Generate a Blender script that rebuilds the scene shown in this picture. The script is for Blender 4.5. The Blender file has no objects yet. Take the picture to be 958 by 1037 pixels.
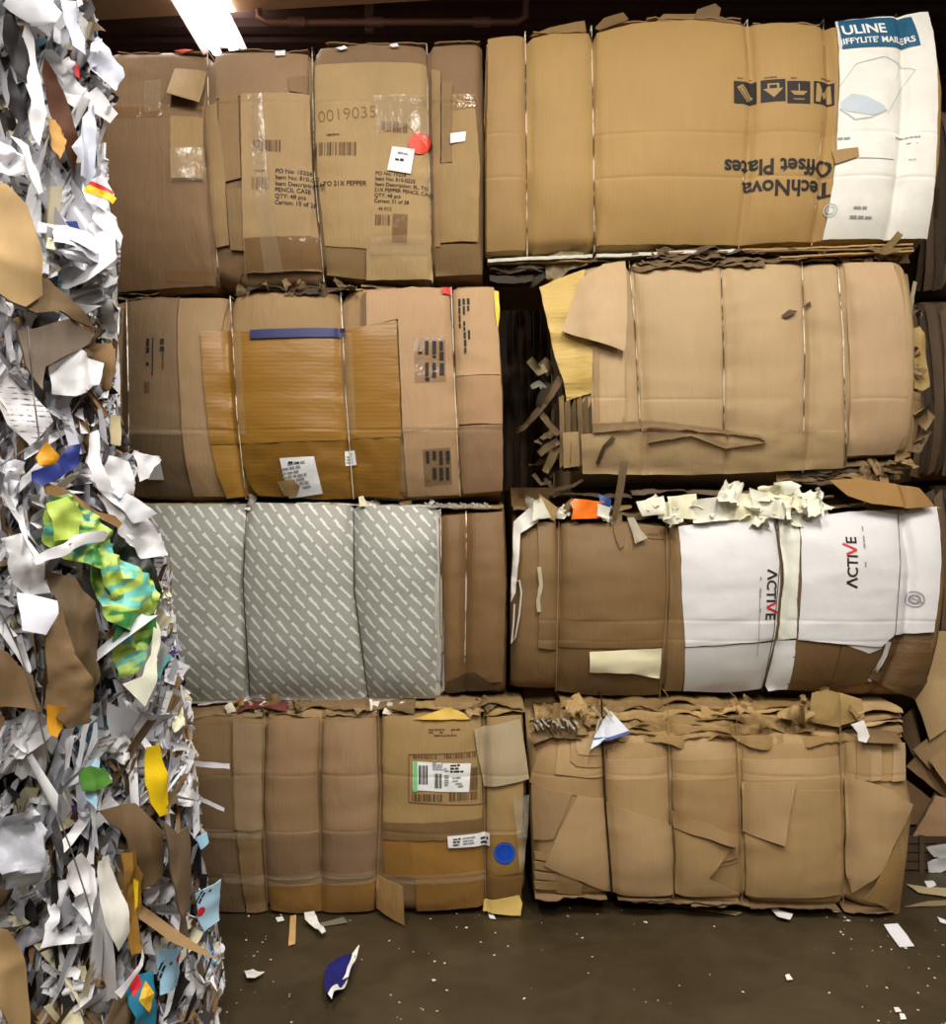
import bpy, bmesh, math, random
from mathutils import Vector, Matrix, noise
C = bpy.context.scene
COL = C.collection
RAD = math.radians

# ------------------------------------------------------------------ camera, world, light, exposure
F, CX, CY, CAMZ = 900.0, 479.0, 518.5, 1.5
cam_d = bpy.data.cameras.new('camera')
cam = bpy.data.objects.new('camera', cam_d); COL.objects.link(cam)
cam.location = (0, 0, CAMZ); cam.rotation_euler = (RAD(90), 0, 0)
cam_d.sensor_fit = 'HORIZONTAL'; cam_d.sensor_width = 36.0; cam_d.lens = 36.0 * F / 958.0
cam_d.clip_start = 0.05; cam_d.clip_end = 60
C.camera = cam
world = bpy.data.worlds.new('world'); C.world = world; world.use_nodes = True
world.node_tree.nodes['Background'].inputs[0].default_value = (0.9, 0.85, 0.8, 1)
world.node_tree.nodes['Background'].inputs[1].default_value = 0.02
C.view_settings.view_transform = 'Standard'; C.view_settings.look = 'None'
C.view_settings.gamma = 1.0; C.view_settings.use_curve_mapping = False
C.view_settings.exposure = 0.0
ROOM = dict(x0=-4.6, x1=5.0, y0=-4.5, y1=8.5, h=4.45)
LAMP_COLOR = (1.0, 0.955, 0.88)
# ceiling lamps: x, y of the middle, length along y, watts
LAMPS = [(-1.47, 4.36, 1.9, 60), (-0.9, 0.9, 1.75, 92), (0.9, 0.8, 1.75, 118), (2.9, 1.0, 1.75, 56), (0.3, -2.3, 1.75, 170)]

# ------------------------------------------------------------------ helpers
def lin(c):
    return tuple(((v / 255.0) / 12.92 if v / 255.0 <= 0.04045 else (((v / 255.0) + 0.055) / 1.055) ** 2.4) for v in c)

_mats = {}
def _new(name):
    m = bpy.data.materials.new(name); m.use_nodes = True
    nt = m.node_tree
    return m, nt, nt.nodes['Principled BSDF']

def N(nt, kind, **kw):
    n = nt.nodes.new(kind)
    for k, v in kw.items():
        if k in n.inputs: n.inputs[k].default_value = v
        else: setattr(n, k, v)
    return n

def board(c, flute='z', rough=0.72, var=0.13, wrinkle=0.4, shine=0.3):
    """corrugated cardboard or kraft paper of colour c (0-255), faint flutes, creases and blotches"""
    c = (round(c[0] * 0.885), round(c[1] * 0.93), round(c[2] * 0.97))
    key = ('board', c, flute, rough, var, wrinkle, shine)
    if key in _mats: return _mats[key]
    m, nt, b = _new('cardboard')
    L = nt.links.new
    tc = N(nt, 'ShaderNodeTexCoord')
    n1 = N(nt, 'ShaderNodeTexNoise', Scale=2.6, Detail=5.0, Roughness=0.6)
    n2 = N(nt, 'ShaderNodeTexNoise', Scale=38.0, Detail=3.0)
    L(tc.outputs['Object'], n1.inputs['Vector'])
    mp = N(nt, 'ShaderNodeMapping'); mp.inputs['Scale'].default_value = (0.22, 1, 1) if flute == 'x' else (1, 1, 0.22)
    L(tc.outputs['Object'], mp.inputs['Vector']); L(mp.outputs[0], n2.inputs['Vector'])
    r1 = N(nt, 'ShaderNodeMapRange'); r1.inputs[1].default_value = 0.28; r1.inputs[2].default_value = 0.72
    r1.inputs[3].default_value = 1 - var; r1.inputs[4].default_value = 1 + var
    L(n1.outputs['Fac'], r1.inputs[0])
    r2 = N(nt, 'ShaderNodeMapRange'); r2.inputs[1].default_value = 0.3; r2.inputs[2].default_value = 0.7
    r2.inputs[3].default_value = 0.975; r2.inputs[4].default_value = 1.025
    L(n2.outputs['Fac'], r2.inputs[0])
    mu = N(nt, 'ShaderNodeMath', operation='MULTIPLY'); L(r1.outputs[0], mu.inputs[0]); L(r2.outputs[0], mu.inputs[1])
    mx = N(nt, 'ShaderNodeVectorMath', operation='SCALE'); mx.inputs[0].default_value = lin(c); L(mu.outputs[0], mx.inputs['Scale'])
    L(mx.outputs[0], b.inputs['Base Color'])
    b.inputs['Roughness'].default_value = rough; b.inputs['Specular IOR Level'].default_value = shine
    # bump: flutes + creases
    wv = N(nt, 'ShaderNodeTexWave', Scale=20.0, Distortion=1.2); wv.bands_direction = 'X' if flute == 'z' else 'Z'
    wv.inputs['Detail'].default_value = 1.0
    L(tc.outputs['Object'], wv.inputs['Vector'])
    n3 = N(nt, 'ShaderNodeTexNoise', Scale=9.0, Detail=4.0, Roughness=0.55, Distortion=0.6)
    mp2 = N(nt, 'ShaderNodeMapping'); mp2.inputs['Scale'].default_value = (1, 1, 0.35) if flute == 'z' else (0.35, 1, 1.3)
    L(tc.outputs['Object'], mp2.inputs['Vector']); L(mp2.outputs[0], n3.inputs['Vector'])
    b1 = N(nt, 'ShaderNodeBump', Strength=wrinkle, Distance=0.02); L(n3.outputs['Fac'], b1.inputs['Height'])
    b2 = N(nt, 'ShaderNodeBump', Strength=0.10, Distance=0.002); L(wv.outputs['Fac'], b2.inputs['Height']); L(b1.outputs[0], b2.inputs['Normal'])
    L(b2.outputs[0], b.inputs['Normal'])
    _mats[key] = m
    return m

def paper(c, rough=0.6, wrinkle=0.25, var=0.05, scale=14.0):
    key = ('paper', c, rough, wrinkle, var, scale)
    if key in _mats: return _mats[key]
    m, nt, b = _new('paper'); L = nt.links.new
    tc = N(nt, 'ShaderNodeTexCoord')
    n1 = N(nt, 'ShaderNodeTexNoise', Scale=scale, Detail=4.0, Distortion=0.5)
    L(tc.outputs['Object'], n1.inputs['Vector'])
    r1 = N(nt, 'ShaderNodeMapRange'); r1.inputs[1].default_value = 0.3; r1.inputs[2].default_value = 0.7
    r1.inputs[3].default_value = 1 - var; r1.inputs[4].default_value = 1 + var
    L(n1.outputs['Fac'], r1.inputs[0])
    mx = N(nt, 'ShaderNodeVectorMath', operation='SCALE'); mx.inputs[0].default_value = lin(c); L(r1.outputs[0], mx.inputs['Scale'])
    L(mx.outputs[0], b.inputs['Base Color'])
    b.inputs['Roughness'].default_value = rough; b.inputs['Specular IOR Level'].default_value = 0.3
    b1 = N(nt, 'ShaderNodeBump', Strength=wrinkle, Distance=0.01); L(n1.outputs['Fac'], b1.inputs['Height']); L(b1.outputs[0], b.inputs['Normal'])
    _mats[key] = m
    return m

def print_paper():
    """white page with lines of small grey print"""
    key = 'print_paper'
    if key in _mats: return _mats[key]
    m, nt, b = _new('printed_paper'); L = nt.links.new
    tc = N(nt, 'ShaderNodeTexCoord')
    w = N(nt, 'ShaderNodeTexWave', Scale=26.0, Distortion=0.3); w.bands_direction = 'Z'
    n1 = N(nt, 'ShaderNodeTexNoise', Scale=60.0, Detail=2.0)
    n2 = N(nt, 'ShaderNodeTexNoise', Scale=7.0, Detail=2.0)
    for n in (w, n1, n2): L(tc.outputs['Object'], n.inputs['Vector'])
    a = N(nt, 'ShaderNodeMath', operation='MULTIPLY'); L(w.outputs['Fac'], a.inputs[0]); L(n1.outputs['Fac'], a.inputs[1])
    a2 = N(nt, 'ShaderNodeMath', operation='MULTIPLY'); L(a.outputs[0], a2.inputs[0]); L(n2.outputs['Fac'], a2.inputs[1])
    rp = N(nt, 'ShaderNodeValToRGB')
    rp.color_ramp.elements[0].position = 0.22; rp.color_ramp.elements[0].color = (*lin((225, 224, 228)), 1)
    rp.color_ramp.elements[1].position = 0.30; rp.color_ramp.elements[1].color = (*lin((105, 104, 112)), 1)
    L(a2.outputs[0], rp.inputs['Fac']); L(rp.outputs['Color'], b.inputs['Base Color'])
    b.inputs['Roughness'].default_value = 0.6
    _mats[key] = m
    return m

def plain(name, c, rough=0.5, metal=0.0, spec=0.4):
    key = ('plain', c, rough, metal, spec)
    if key in _mats: return _mats[key]
    m, nt, b = _new(name)
    tc = N(nt, 'ShaderNodeTexCoord'); n1 = N(nt, 'ShaderNodeTexNoise', Scale=18.0, Detail=3.0)
    nt.links.new(tc.outputs['Object'], n1.inputs['Vector'])
    r1 = N(nt, 'ShaderNodeMapRange'); r1.inputs[3].default_value = 0.92; r1.inputs[4].default_value = 1.08
    nt.links.new(n1.outputs['Fac'], r1.inputs[0])
    mx = N(nt, 'ShaderNodeVectorMath', operation='SCALE'); mx.inputs[0].default_value = lin(c)
    nt.links.new(r1.outputs[0], mx.inputs['Scale']); nt.links.new(mx.outputs[0], b.inputs['Base Color'])
    b.inputs['Roughness'].default_value = rough; b.inputs['Metallic'].default_value = metal
    b.inputs['Specular IOR Level'].default_value = spec
    _mats[key] = m
    return m

def tape_mat(c=(150, 112, 70), alpha=0.35):
    """clear or tan packing tape: glossy, crinkled, mostly see-through"""
    key = ('tape', c, alpha)
    if key in _mats: return _mats[key]
    m, nt, b = _new('packing_tape'); L = nt.links.new
    b.inputs['Base Color'].default_value = (*lin(c), 1); b.inputs['Roughness'].default_value = 0.16
    b.inputs['Alpha'].default_value = alpha; b.inputs['Specular IOR Level'].default_value = 0.9
    tc = N(nt, 'ShaderNodeTexCoord'); n1 = N(nt, 'ShaderNodeTexNoise', Scale=30.0, Detail=3.0, Distortion=1.0)
    L(tc.outputs['Object'], n1.inputs['Vector'])
    b1 = N(nt, 'ShaderNodeBump', Strength=0.5, Distance=0.006); L(n1.outputs['Fac'], b1.inputs['Height']); L(b1.outputs[0], b.inputs['Normal'])
    _mats[key] = m
    return m

def dash_mat():
    """grey wrapping paper printed with diagonal rows of short white dashes"""
    m, nt, b = _new('dashed_grey_paper'); L = nt.links.new
    tc = N(nt, 'ShaderNodeTexCoord'); sp = N(nt, 'ShaderNodeSeparateXYZ'); L(tc.outputs['Object'], sp.inputs[0])
    def M(op, a, bb=None, cc=None):
        n = N(nt, 'ShaderNodeMath', operation=op)
        for i, v in enumerate((a, bb, cc)):
            if v is None: continue
            if isinstance(v, (int, float)): n.inputs[i].default_value = v
            else: L(v, n.inputs[i])
        return n.outputs[0]
    x, z = sp.outputs['X'], sp.outputs['Z']
    wob = N(nt, 'ShaderNodeTexNoise', Scale=70.0, Detail=1.0); L(tc.outputs['Object'], wob.inputs['Vector'])
    e = M('DIVIDE', M('ADD', M('MULTIPLY', x, 0.75), M('MULTIPLY', z, 0.66)), 0.0365)
    e = M('ADD', e, M('MULTIPLY', M('SUBTRACT', wob.outputs['Fac'], 0.5), 0.25))
    t = M('DIVIDE', M('SUBTRACT', M('MULTIPLY', x, 0.66), M('MULTIPLY', z, 0.75)), 0.0725)
    idx = M('FLOOR', e); fe = M('FRACT', e)
    ft = M('FRACT', M('ADD', t, M('MULTIPLY', idx, 0.46)))
    w = M('SUBTRACT', 0.155, M('MULTIPLY', ft, 0.08))
    m1 = M('LESS_THAN', M('ABSOLUTE', M('SUBTRACT', fe, 0.5)), w)
    m2 = M('LESS_THAN', ft, 0.80)
    mk = M('MULTIPLY', m1, m2)
    n1 = N(nt, 'ShaderNodeTexNoise', Scale=3.0, Detail=5.0); L(tc.outputs['Object'], n1.inputs['Vector'])
    r1 = N(nt, 'ShaderNodeMapRange'); r1.inputs[3].default_value = 0.85; r1.inputs[4].default_value = 1.15; L(n1.outputs['Fac'], r1.inputs[0])
    mix = N(nt, 'ShaderNodeMix', data_type='RGBA')
    mix.inputs[6].default_value = (*lin((148, 148, 139)), 1); mix.inputs[7].default_value = (*lin((206, 207, 200)), 1)
    L(mk, mix.inputs[0])
    sc = N(nt, 'ShaderNodeVectorMath', operation='SCALE'); L(mix.outputs[2], sc.inputs[0]); L(r1.outputs[0], sc.inputs['Scale'])
    L(sc.outputs[0], b.inputs['Base Color']); b.inputs['Roughness'].default_value = 0.55
    n3 = N(nt, 'ShaderNodeTexNoise', Scale=12.0, Detail=4.0, Distortion=0.6); L(tc.outputs['Object'], n3.inputs['Vector'])
    b1 = N(nt, 'ShaderNodeBump', Strength=0.25, Distance=0.012); L(n3.outputs['Fac'], b1.inputs['Height']); L(b1.outputs[0], b.inputs['Normal'])
    return m

def tissue_mat():
    """green tissue paper with lime and teal patches"""
    m, nt, b = _new('green_tissue'); L = nt.links.new
    tc = N(nt, 'ShaderNodeTexCoord')
    mp = N(nt, 'ShaderNodeMapping'); mp.inputs['Scale'].default_value = (1, 1, 1.8); mp.inputs['Rotation'].default_value = (0, 0.4, 0)
    L(tc.outputs['Object'], mp.inputs['Vector'])
    n1 = N(nt, 'ShaderNodeTexNoise', Scale=6.5, Detail=1.5, Distortion=1.6); L(mp.outputs[0], n1.inputs['Vector'])
    rp = N(nt, 'ShaderNodeValToRGB'); rp.color_ramp.interpolation = 'EASE'
    el = rp.color_ramp.elements
    el[0].position = 0.36; el[0].color = (*lin((52, 128, 66)), 1)
    el[1].position = 0.66; el[1].color = (*lin((168, 192, 84)), 1)
    for p_, c_ in ((0.43, (160, 190, 78)), (0.50, (172, 196, 96)), (0.535, (92, 176, 164)), (0.60, (96, 178, 166))):
        e = el.new(p_); e.color = (*lin(c_), 1)
    L(n1.outputs['Fac'], rp.inputs['Fac']); L(rp.outputs['Color'], b.inputs['Base Color'])
    b.inputs['Roughness'].default_value = 0.5
    return m

def emit(name, c, s):
    m, nt, b = _new(name)
    b.inputs['Base Color'].default_value = (1, 1, 1, 1)
    b.inputs['Emission Color'].default_value = (*c, 1); b.inputs['Emission Strength'].default_value = s
    return m

INK = plain('black_ink', (38, 32, 28), 0.7)
BROWN_INK = plain('brown_ink', (96, 70, 46), 0.75)
GREY_INK = plain('grey_ink', (140, 142, 146), 0.7)
RED_INK = plain('red_ink', (205, 40, 50), 0.6)
BLUE_INK = plain('blue_ink', (30, 88, 120), 0.6)
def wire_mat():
    m, nt, b = _new('glint_painted_wire'); L = nt.links.new
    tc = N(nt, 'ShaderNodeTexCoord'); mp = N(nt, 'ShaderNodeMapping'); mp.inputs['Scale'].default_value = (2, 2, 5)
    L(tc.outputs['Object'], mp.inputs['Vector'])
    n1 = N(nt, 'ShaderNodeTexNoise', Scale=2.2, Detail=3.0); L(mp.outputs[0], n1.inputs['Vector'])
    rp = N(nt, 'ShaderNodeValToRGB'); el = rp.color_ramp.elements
    el[0].position = 0.44; el[0].color = (*lin((96, 82, 60)), 1); el[1].position = 0.56; el[1].color = (*lin((246, 238, 215)), 1)  # glints painted along the wire as pale and dull bands
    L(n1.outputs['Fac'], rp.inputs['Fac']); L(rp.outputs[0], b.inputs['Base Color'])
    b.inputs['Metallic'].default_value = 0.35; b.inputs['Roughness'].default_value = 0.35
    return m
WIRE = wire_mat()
TANWIRE = plain('tan_wire', (168, 140, 98), 0.5, 0.3)
DARKWIRE = plain('dark_wire', (90, 84, 76), 0.4, 1.0)
WHITE = (226, 226, 228)

def link(name, bm, mat, parent=None, smooth=True, sharp=48):
    me = bpy.data.meshes.new(name)
    bm.normal_update(); bm.to_mesh(me); bm.free()
    if parent is not None:
        me.transform(Matrix.Translation(-parent_world(parent)))
    o = bpy.data.objects.new(name, me); COL.objects.link(o)
    if isinstance(mat, (list, tuple)):
        for x in mat: me.materials.append(x)
    else: me.materials.append(mat)
    if smooth:
        for p in me.polygons: p.use_smooth = True
        me.set_sharp_from_angle(angle=RAD(sharp))
    if parent is not None: o.parent = parent
    return o

def parent_world(o):
    v = Vector((0, 0, 0))
    while o is not None:
        v += o.location; o = o.parent
    return v

def thing(name, label, cat, loc, group=None):
    o = bpy.data.objects.new(name, None); COL.objects.link(o); o.location = loc
    o.empty_display_size = 0.1
    o['label'] = label; o['category'] = cat
    if group: o['group'] = group
    return o

def tag(o, label, cat, group=None):
    o['label'] = label; o['category'] = cat
    if group: o['group'] = group
    return o

def recenter(o):
    """a one-mesh thing gets its origin at its own base"""
    me = o.data
    zs = min(v.co.z for v in me.vertices); xs = sum(v.co.x for v in me.vertices) / len(me.vertices); ys = sum(v.co.y for v in me.vertices) / len(me.vertices)
    me.transform(Matrix.Translation((-xs, -ys, -zs))); o.location = (xs, ys, zs)
    return o

def bm_box(bm, x0, x1, y0, y1, z0, z1):
    v = [bm.verts.new((x, y, z)) for x in (x0, x1) for y in (y0, y1) for z in (z0, z1)]
    for f in ((0, 1, 3, 2), (4, 6, 7, 5), (0, 4, 5, 1), (2, 3, 7, 6), (0, 2, 6, 4), (1, 5, 7, 3)):
        bm.faces.new([v[i] for i in f])

def bm_tube(bm, pts, r, n=6):
    rings = []
    for i, p in enumerate(pts):
        p = Vector(p)
        a = Vector(pts[max(0, i - 1)]); b = Vector(pts[min(len(pts) - 1, i + 1)])
        t = (b - a).normalized() if (b - a).length > 1e-6 else Vector((0, 0, 1))
        s = t.cross(Vector((0.3, 0.9, 0.2))).normalized(); q = t.cross(s)
        rings.append([bm.verts.new(p + (s * math.cos(k * 2 * math.pi / n) + q * math.sin(k * 2 * math.pi / n)) * r) for k in range(n)])
    for i in range(len(rings) - 1):
        for k in range(n):
            bm.faces.new((rings[i][k], rings[i][(k + 1) % n], rings[i + 1][(k + 1) % n], rings[i + 1][k]))
    bm.faces.new(rings[0][::-1]); bm.faces.new(rings[-1])

def interp(pts, x):
    if x <= pts[0][0]: return pts[0][1]
    for (a, fa), (b, fb) in zip(pts, pts[1:]):
        if x <= b:
            return fa + (fb - fa) * (x - a) / (b - a + 1e-9)
    return pts[-1][1]

def nz(x, y, z=0.0): return noise.noise(Vector((x, y, z)))
def ridge(x, y, z=0.0): return 1 - 2 * abs(noise.noise(Vector((x, y, z))))

# ------------------------------------------------------------------ a bale: a pressed block whose front bulges between its wires
class Bale:
    pucker = 0.008
    scores = ()
    def __init__(s, top, bot, left, right, wires, zlo, zhi, Y=3.42, frame=None, A=0.030, B=0.055, deep=1.0, seed=0, rough=0.008, crease=0.004):
        s.seed = seed; s.A, s.B, s.deep, s.rough, s.crease = A, B, deep, rough, crease
        s.zlo, s.zhi = zlo, zhi
        if frame is None: s.O, s.ud, s.n = Vector((0, Y)), Vector((1, 0)), Vector((0, -1))
        else: s.O, s.ud, s.n = frame
        s.flat = lambda px, py: s._hit(px, py, 0.0)
        s.top = sorted(s.flat(*p) for p in top); s.bot = sorted(s.flat(*p) for p in bot)
        if zlo <= 0.001: s.bot = [(u, max(z, 0.006)) for u, z in s.bot]
        s.lft = sorted((z, u) for u, z in (s.flat(*p) for p in left)); s.rgt = sorted((z, u) for u, z in (s.flat(*p) for p in right))
        s.wires = [sorted((z, u) for u, z in (s.flat(*p) for p in w)) for w in wires]
        s.wires_px = wires
    def _hit(s, px, py, d):
        r = Vector(((px - CX) / F, 1.0)); p = s.O + s.n * d
        det = s.ud.x * (-r.y) + r.x * s.ud.y          # p + u*ud = Y*r
        u = (p.x * r.y - p.y * r.x) / det
        Yd = (p + s.ud * u).y
        return u, CAMZ + (CY - py) / F * Yd
    def depth(s, u, z):
        zt, zb = interp(s.top, u), interp(s.bot, u)
        mid, half = (zt + zb) / 2, max(0.05, (zt - zb) / 2)
        t = max(-1.0, min(1.0, (z - mid) / half))
        bar = s.B * (1 - abs(t) ** 3)
        xs = [interp(s.lft, z)] + sorted(interp(w, z) for w in s.wires) + [interp(s.rgt, z)]
        pil = 0.0
        for a, b in zip(xs, xs[1:]):
            if a <= u <= b and b > a:
                q = abs(2 * (u - a) / (b - a) - 1)
                pil = s.A * (1 - q ** 2.4) * min(1.0, 0.35 + (b - a) / 0.45)
                break
        pil *= 0.4 + 0.6 * (1 - t ** 4)
        e = s.seed * 7.3
        if len(xs) > 2:
            dw = min(abs(u - x) for x in xs[1:-1])
            if dw < 0.16:
                pil += s.pucker * math.exp(-dw / 0.045) * (ridge(e, z * 9.0, u * 2.0) - 0.4)
                pil -= 0.009 * math.exp(-(dw / 0.016) ** 2)
        for zs in s.scores: bar -= 0.0018 * math.exp(-((z - zs - 0.006 * nz(u * 3, zs)) / 0.005) ** 2)
        return bar + pil + s.rough * nz(u * 3.1 + e, z * 3.1, 0.3) + s.crease * ridge(u * 4.0 + e, z * 11.0, 2.2) * 0.7
    def pos(s, u, z, off=0.0):
        p = s.O + s.ud * u + s.n * (s.depth(u, z) + off)
        return Vector((p.x, p.y, z))
    def pix(s, px, py, off=0.0):
        u, z = s._hit(px, py, 0.0)
        for _ in range(7): u, z = s._hit(px, py, s.depth(u, z) + off)
        return u, z
    def body(s, name, mat, root, cell=0.0135, nrows=None):
        bm = bmesh.new()
        ul = sum(u for z, u in s.lft) / len(s.lft); ur = sum(u for z, u in s.rgt) / len(s.rgt)
        nc = max(8, int((ur - ul) / cell)); nr = nrows or max(8, int((s.zhi - s.zlo) / cell))
        cols = []
        for i in range(nc + 1):
            q = i / nc; ring = []
            um = ul + (ur - ul) * q
            endk = min(q, 1 - q) * (ur - ul)
            back = max(0.0, 0.02 - endk) * 1.5
            for j in range(nr + 1):
                t = j / nr
                z = interp(s.bot, um) * (1 - t) + interp(s.top, um) * t
                u = interp(s.lft, z) * (1 - q) + interp(s.rgt, z) * q
                z = interp(s.bot, u) * (1 - t) + interp(s.top, u) * t
                rb = 0.03 * max(0.0, 1 - min(t, 1 - t) * nr / 2.5) ** 2
                ring.append((u, s.depth(u, z) - rb - back, z))
            ut, ub = ring[-1][0], ring[0][0]
            zt, zb = ring[-1][2], ring[0][2]
            ring += [(ut, -0.075, zt + 0.004), (ut, -0.16, (zt + s.zhi) / 2), (ut, -0.26, s.zhi), (ut, -s.deep, s.zhi),
                     (ub, -s.deep, s.zlo), (ub, -0.22, s.zlo), (ub, -0.14, (zb + s.zlo) / 2), (ub, -0.07, max(zb - 0.004, s.zlo))]
            vs = []
            for u, d, z in ring:
                p = s.O + s.ud * u + s.n * d
                vs.append(bm.verts.new((p.x, p.y, z)))
            cols.append(vs)
        m = len(cols[0])
        for a, b in zip(cols, cols[1:]):
            for k in range(m):
                bm.faces.new((a[k], b[k], b[(k + 1) % m], a[(k + 1) % m]))
        f1 = bm.faces.new(cols[0]); f2 = bm.faces.new(cols[-1][::-1])
        bmesh.ops.triangulate(bm, faces=[f1, f2])
        bmesh.ops.recalc_face_normals(bm, faces=bm.faces)
        s.root = root
        return link(name, bm, mat, root, sharp=60)
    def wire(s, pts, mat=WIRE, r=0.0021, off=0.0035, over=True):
        q = []
        for (a, b) in zip(pts, pts[1:]):
            k = max(2, int(abs(b[1] - a[1]) / 6))
            for i in range(k): q.append((a[0] + (b[0] - a[0]) * i / k, a[1] + (b[1] - a[1]) * i / k))
        q.append(pts[-1])
        P = [s.pos(*s.pix(*p, off), off) for p in q]
        bk = Vector((-s.n.x, -s.n.y, 0))
        if over:
            P = [P[0] + bk * 0.12 + Vector((0, 0, 0.006))] + P + [P[-1] + bk * 0.1]
        bm = bmesh.new(); bm_tube(bm, P, r, 5)
        return link('baling_wire', bm, mat, s.root)

def wire_cuts(bm, b, poly):
    us = [p[0] for p in poly]; zs = [p[1] for p in poly]
    geo = lambda: bm.verts[:] + bm.edges[:] + bm.faces[:]
    for w in b.wires:
        (z0, u0), (z1, u1) = w[0], w[-1]
        zm = (min(zs) + max(zs)) / 2
        k = (u1 - u0) / (z1 - z0) if abs(z1 - z0) > 1e-6 else 0.0
        um = interp(w, zm)
        if um < min(us) - 0.08 or um > max(us) + 0.08: continue
        for d in (-0.03, -0.018, -0.009, 0.0, 0.009, 0.018, 0.03):
            bmesh.ops.bisect_plane(bm, geom=geo(), plane_co=(um + d, zm, 0), plane_no=(1, -k, 0))
    for zz in b.scores:
        if min(zs) < zz < max(zs):
            for d in (-0.010, -0.005, 0.0, 0.005, 0.010):
                bmesh.ops.bisect_plane(bm, geom=geo(), plane_co=(0, zz + d, 0), plane_no=(0, 1, 0))

class Sheet:
    """a piece of board or paper lying over the front of a bale, off metres proud of it"""
    def __init__(s, bale, poly, off=0.006, thick=0.004, lift=(), wr=0.0, wdir='h', seed=1, torn=0.0015, cell=0.018, tilt=None, warp=0.0):
        s.warp = warp
        s.b = bale; s.off = off; s.thick = thick; s.wr = wr; s.wdir = wdir; s.seed = seed; s.cell = cell
        s.tilt = tilt
        s.lift = [(*bale.pix(px, py, off), r / 263.0, a) for px, py, r, a in lift]
        base = [Vector(bale.pix(px, py, off)) for px, py in poly]
        rng = random.Random(seed * 31 + len(poly))
        out = []
        for i, p in enumerate(base):
            q = base[(i + 1) % len(base)]; k = max(1, int((q - p).length / 0.03))
            out.append(p)
            for j in range(1, k):
                m = p.lerp(q, j / k); dn = Vector((-(q - p).y, (q - p).x)).normalized()
                out.append(m + dn * rng.uniform(-torn, torn))
        s.poly = out
        s.c = sum(base, Vector((0, 0))) / len(base)
    def extra(s, u, z):
        e = s.off
        for lu, lz, r, a in s.lift:
            e += a * math.exp(-((u - lu) ** 2 + (z - lz) ** 2) / (r * r))
        if s.warp: e += s.warp * (nz(u * 7 + s.seed * 1.3, z * 5, s.seed) + 0.6 * (1 - 2 * abs(nz(u * 9 + s.seed, z * 4, s.seed + 5))))
        if s.tilt: e += s.tilt[0] * (u - s.c.x) + s.tilt[1] * (z - s.c.y)
        if s.wr:
            k = s.seed * 3.7
            if s.wdir == 'h': e += s.wr * ridge(u * 5 + k, z * 26, k)
            elif s.wdir == 'v': e += s.wr * ridge(u * 26 + k, z * 5, k)
            else: e += s.wr * (ridge(u * 13 + k, z * 13, k) + 0.5 * ridge(u * 31 + k, z * 31, k))
        return e
    def pos(s, u, z, off=0.0):
        return s.b.pos(u, z, s.extra(u, z) + off)
    def pix(s, px, py):
        return s.b.pix(px, py, s.off)
    def mesh(s):
        bm = bmesh.new()
        vs = [bm.verts.new((p.x, p.y, 0)) for p in s.poly]
        bm.faces.new(vs)
        us = [p.x for p in s.poly]; zs = [p.y for p in s.poly]
        c = s.cell
        u = math.floor(min(us) / c) * c + c
        while u < max(us):
            bmesh.ops.bisect_plane(bm, geom=bm.verts[:] + bm.edges[:] + bm.faces[:], plane_co=(u, 0, 0), plane_no=(1, 0, 0)); u += c
        z = math.floor(min(zs) / c) * c + c
        while z < max(zs):
            bmesh.ops.bisect_plane(bm, geom=bm.verts[:] + bm.edges[:] + bm.faces[:], plane_co=(0, z, 0), plane_no=(0, 1, 0)); z += c
        wire_cuts(bm, s.b, s.poly)
        if s.thick:
            nrm = Vector((s.b.n.x, s.b.n.y, 0))
            r = bmesh.ops.extrude_face_region(bm, geom=bm.faces[:])
            new = set(g for g in r['geom'] if isinstance(g, bmesh.types.BMVert))
        else: new = set(bm.verts)
        for v in bm.verts:
            v.co = s.pos(v.co.x, v.co.y, 0.0 if v in new else -s.thick)
            if s.b.zlo <= 0.001: v.co.z = max(v.co.z, 0.002)
        bmesh.ops.recalc_face_normals(bm, faces=bm.faces)
        return bm
    def build(s, name, mat, parent=None, label=None):
        s.ob = link(name, s.mesh(), mat, parent or s.b.root)
        if label: s.ob['label'] = label
        return s

def sheet(b, name, poly, mat, off=0.006, parent=None, label=None, **k):
    return Sheet(b, poly, off, **k).build(name, mat, parent, label)

def circle(cx, cy, r, n=28, ry=None):
    return [(cx + r * math.cos(i * 2 * math.pi / n), cy + (ry or r) * math.sin(i * 2 * math.pi / n)) for i in range(n)]

FAST_PRINT = False
def on_sheet(sh, name, bm, mat, px, py, rot, scale, parent=None, off=0.002, mirror=False, cell=0.02):
    """lay a flat drawing (x right, y up, metres * scale) on a sheet, its origin at a photo point, turned by rot degrees"""
    u0, z0 = sh.pix(px, py)
    c, s_ = math.cos(RAD(rot)), math.sin(RAD(rot))
    for v in bm.verts:
        x, y = v.co.x * scale, v.co.y * scale
        if mirror: x = -x
        v.co = (u0 + x * c - y * s_, z0 + x * s_ + y * c, 0)
    us = [v.co.x for v in bm.verts]; zs = [v.co.y for v in bm.verts]
    u = math.floor(min(us) / cell) * cell + cell
    while u < max(us):
        bmesh.ops.bisect_plane(bm, geom=bm.verts[:] + bm.edges[:] + bm.faces[:], plane_co=(u, 0, 0), plane_no=(1, 0, 0)); u += cell
    z = math.floor(min(zs) / cell) * cell + cell
    while z < max(zs):
        bmesh.ops.bisect_plane(bm, geom=bm.verts[:] + bm.edges[:] + bm.faces[:], plane_co=(0, z, 0), plane_no=(0, 1, 0)); z += cell
    if not FAST_PRINT: wire_cuts(bm, sh.b, [(v.co.x, v.co.y) for v in bm.verts])
    for v in bm.verts: v.co = sh.pos(v.co.x, v.co.y, off)
    return link(name, bm, mat, parent or sh.ob, smooth=False)

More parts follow.
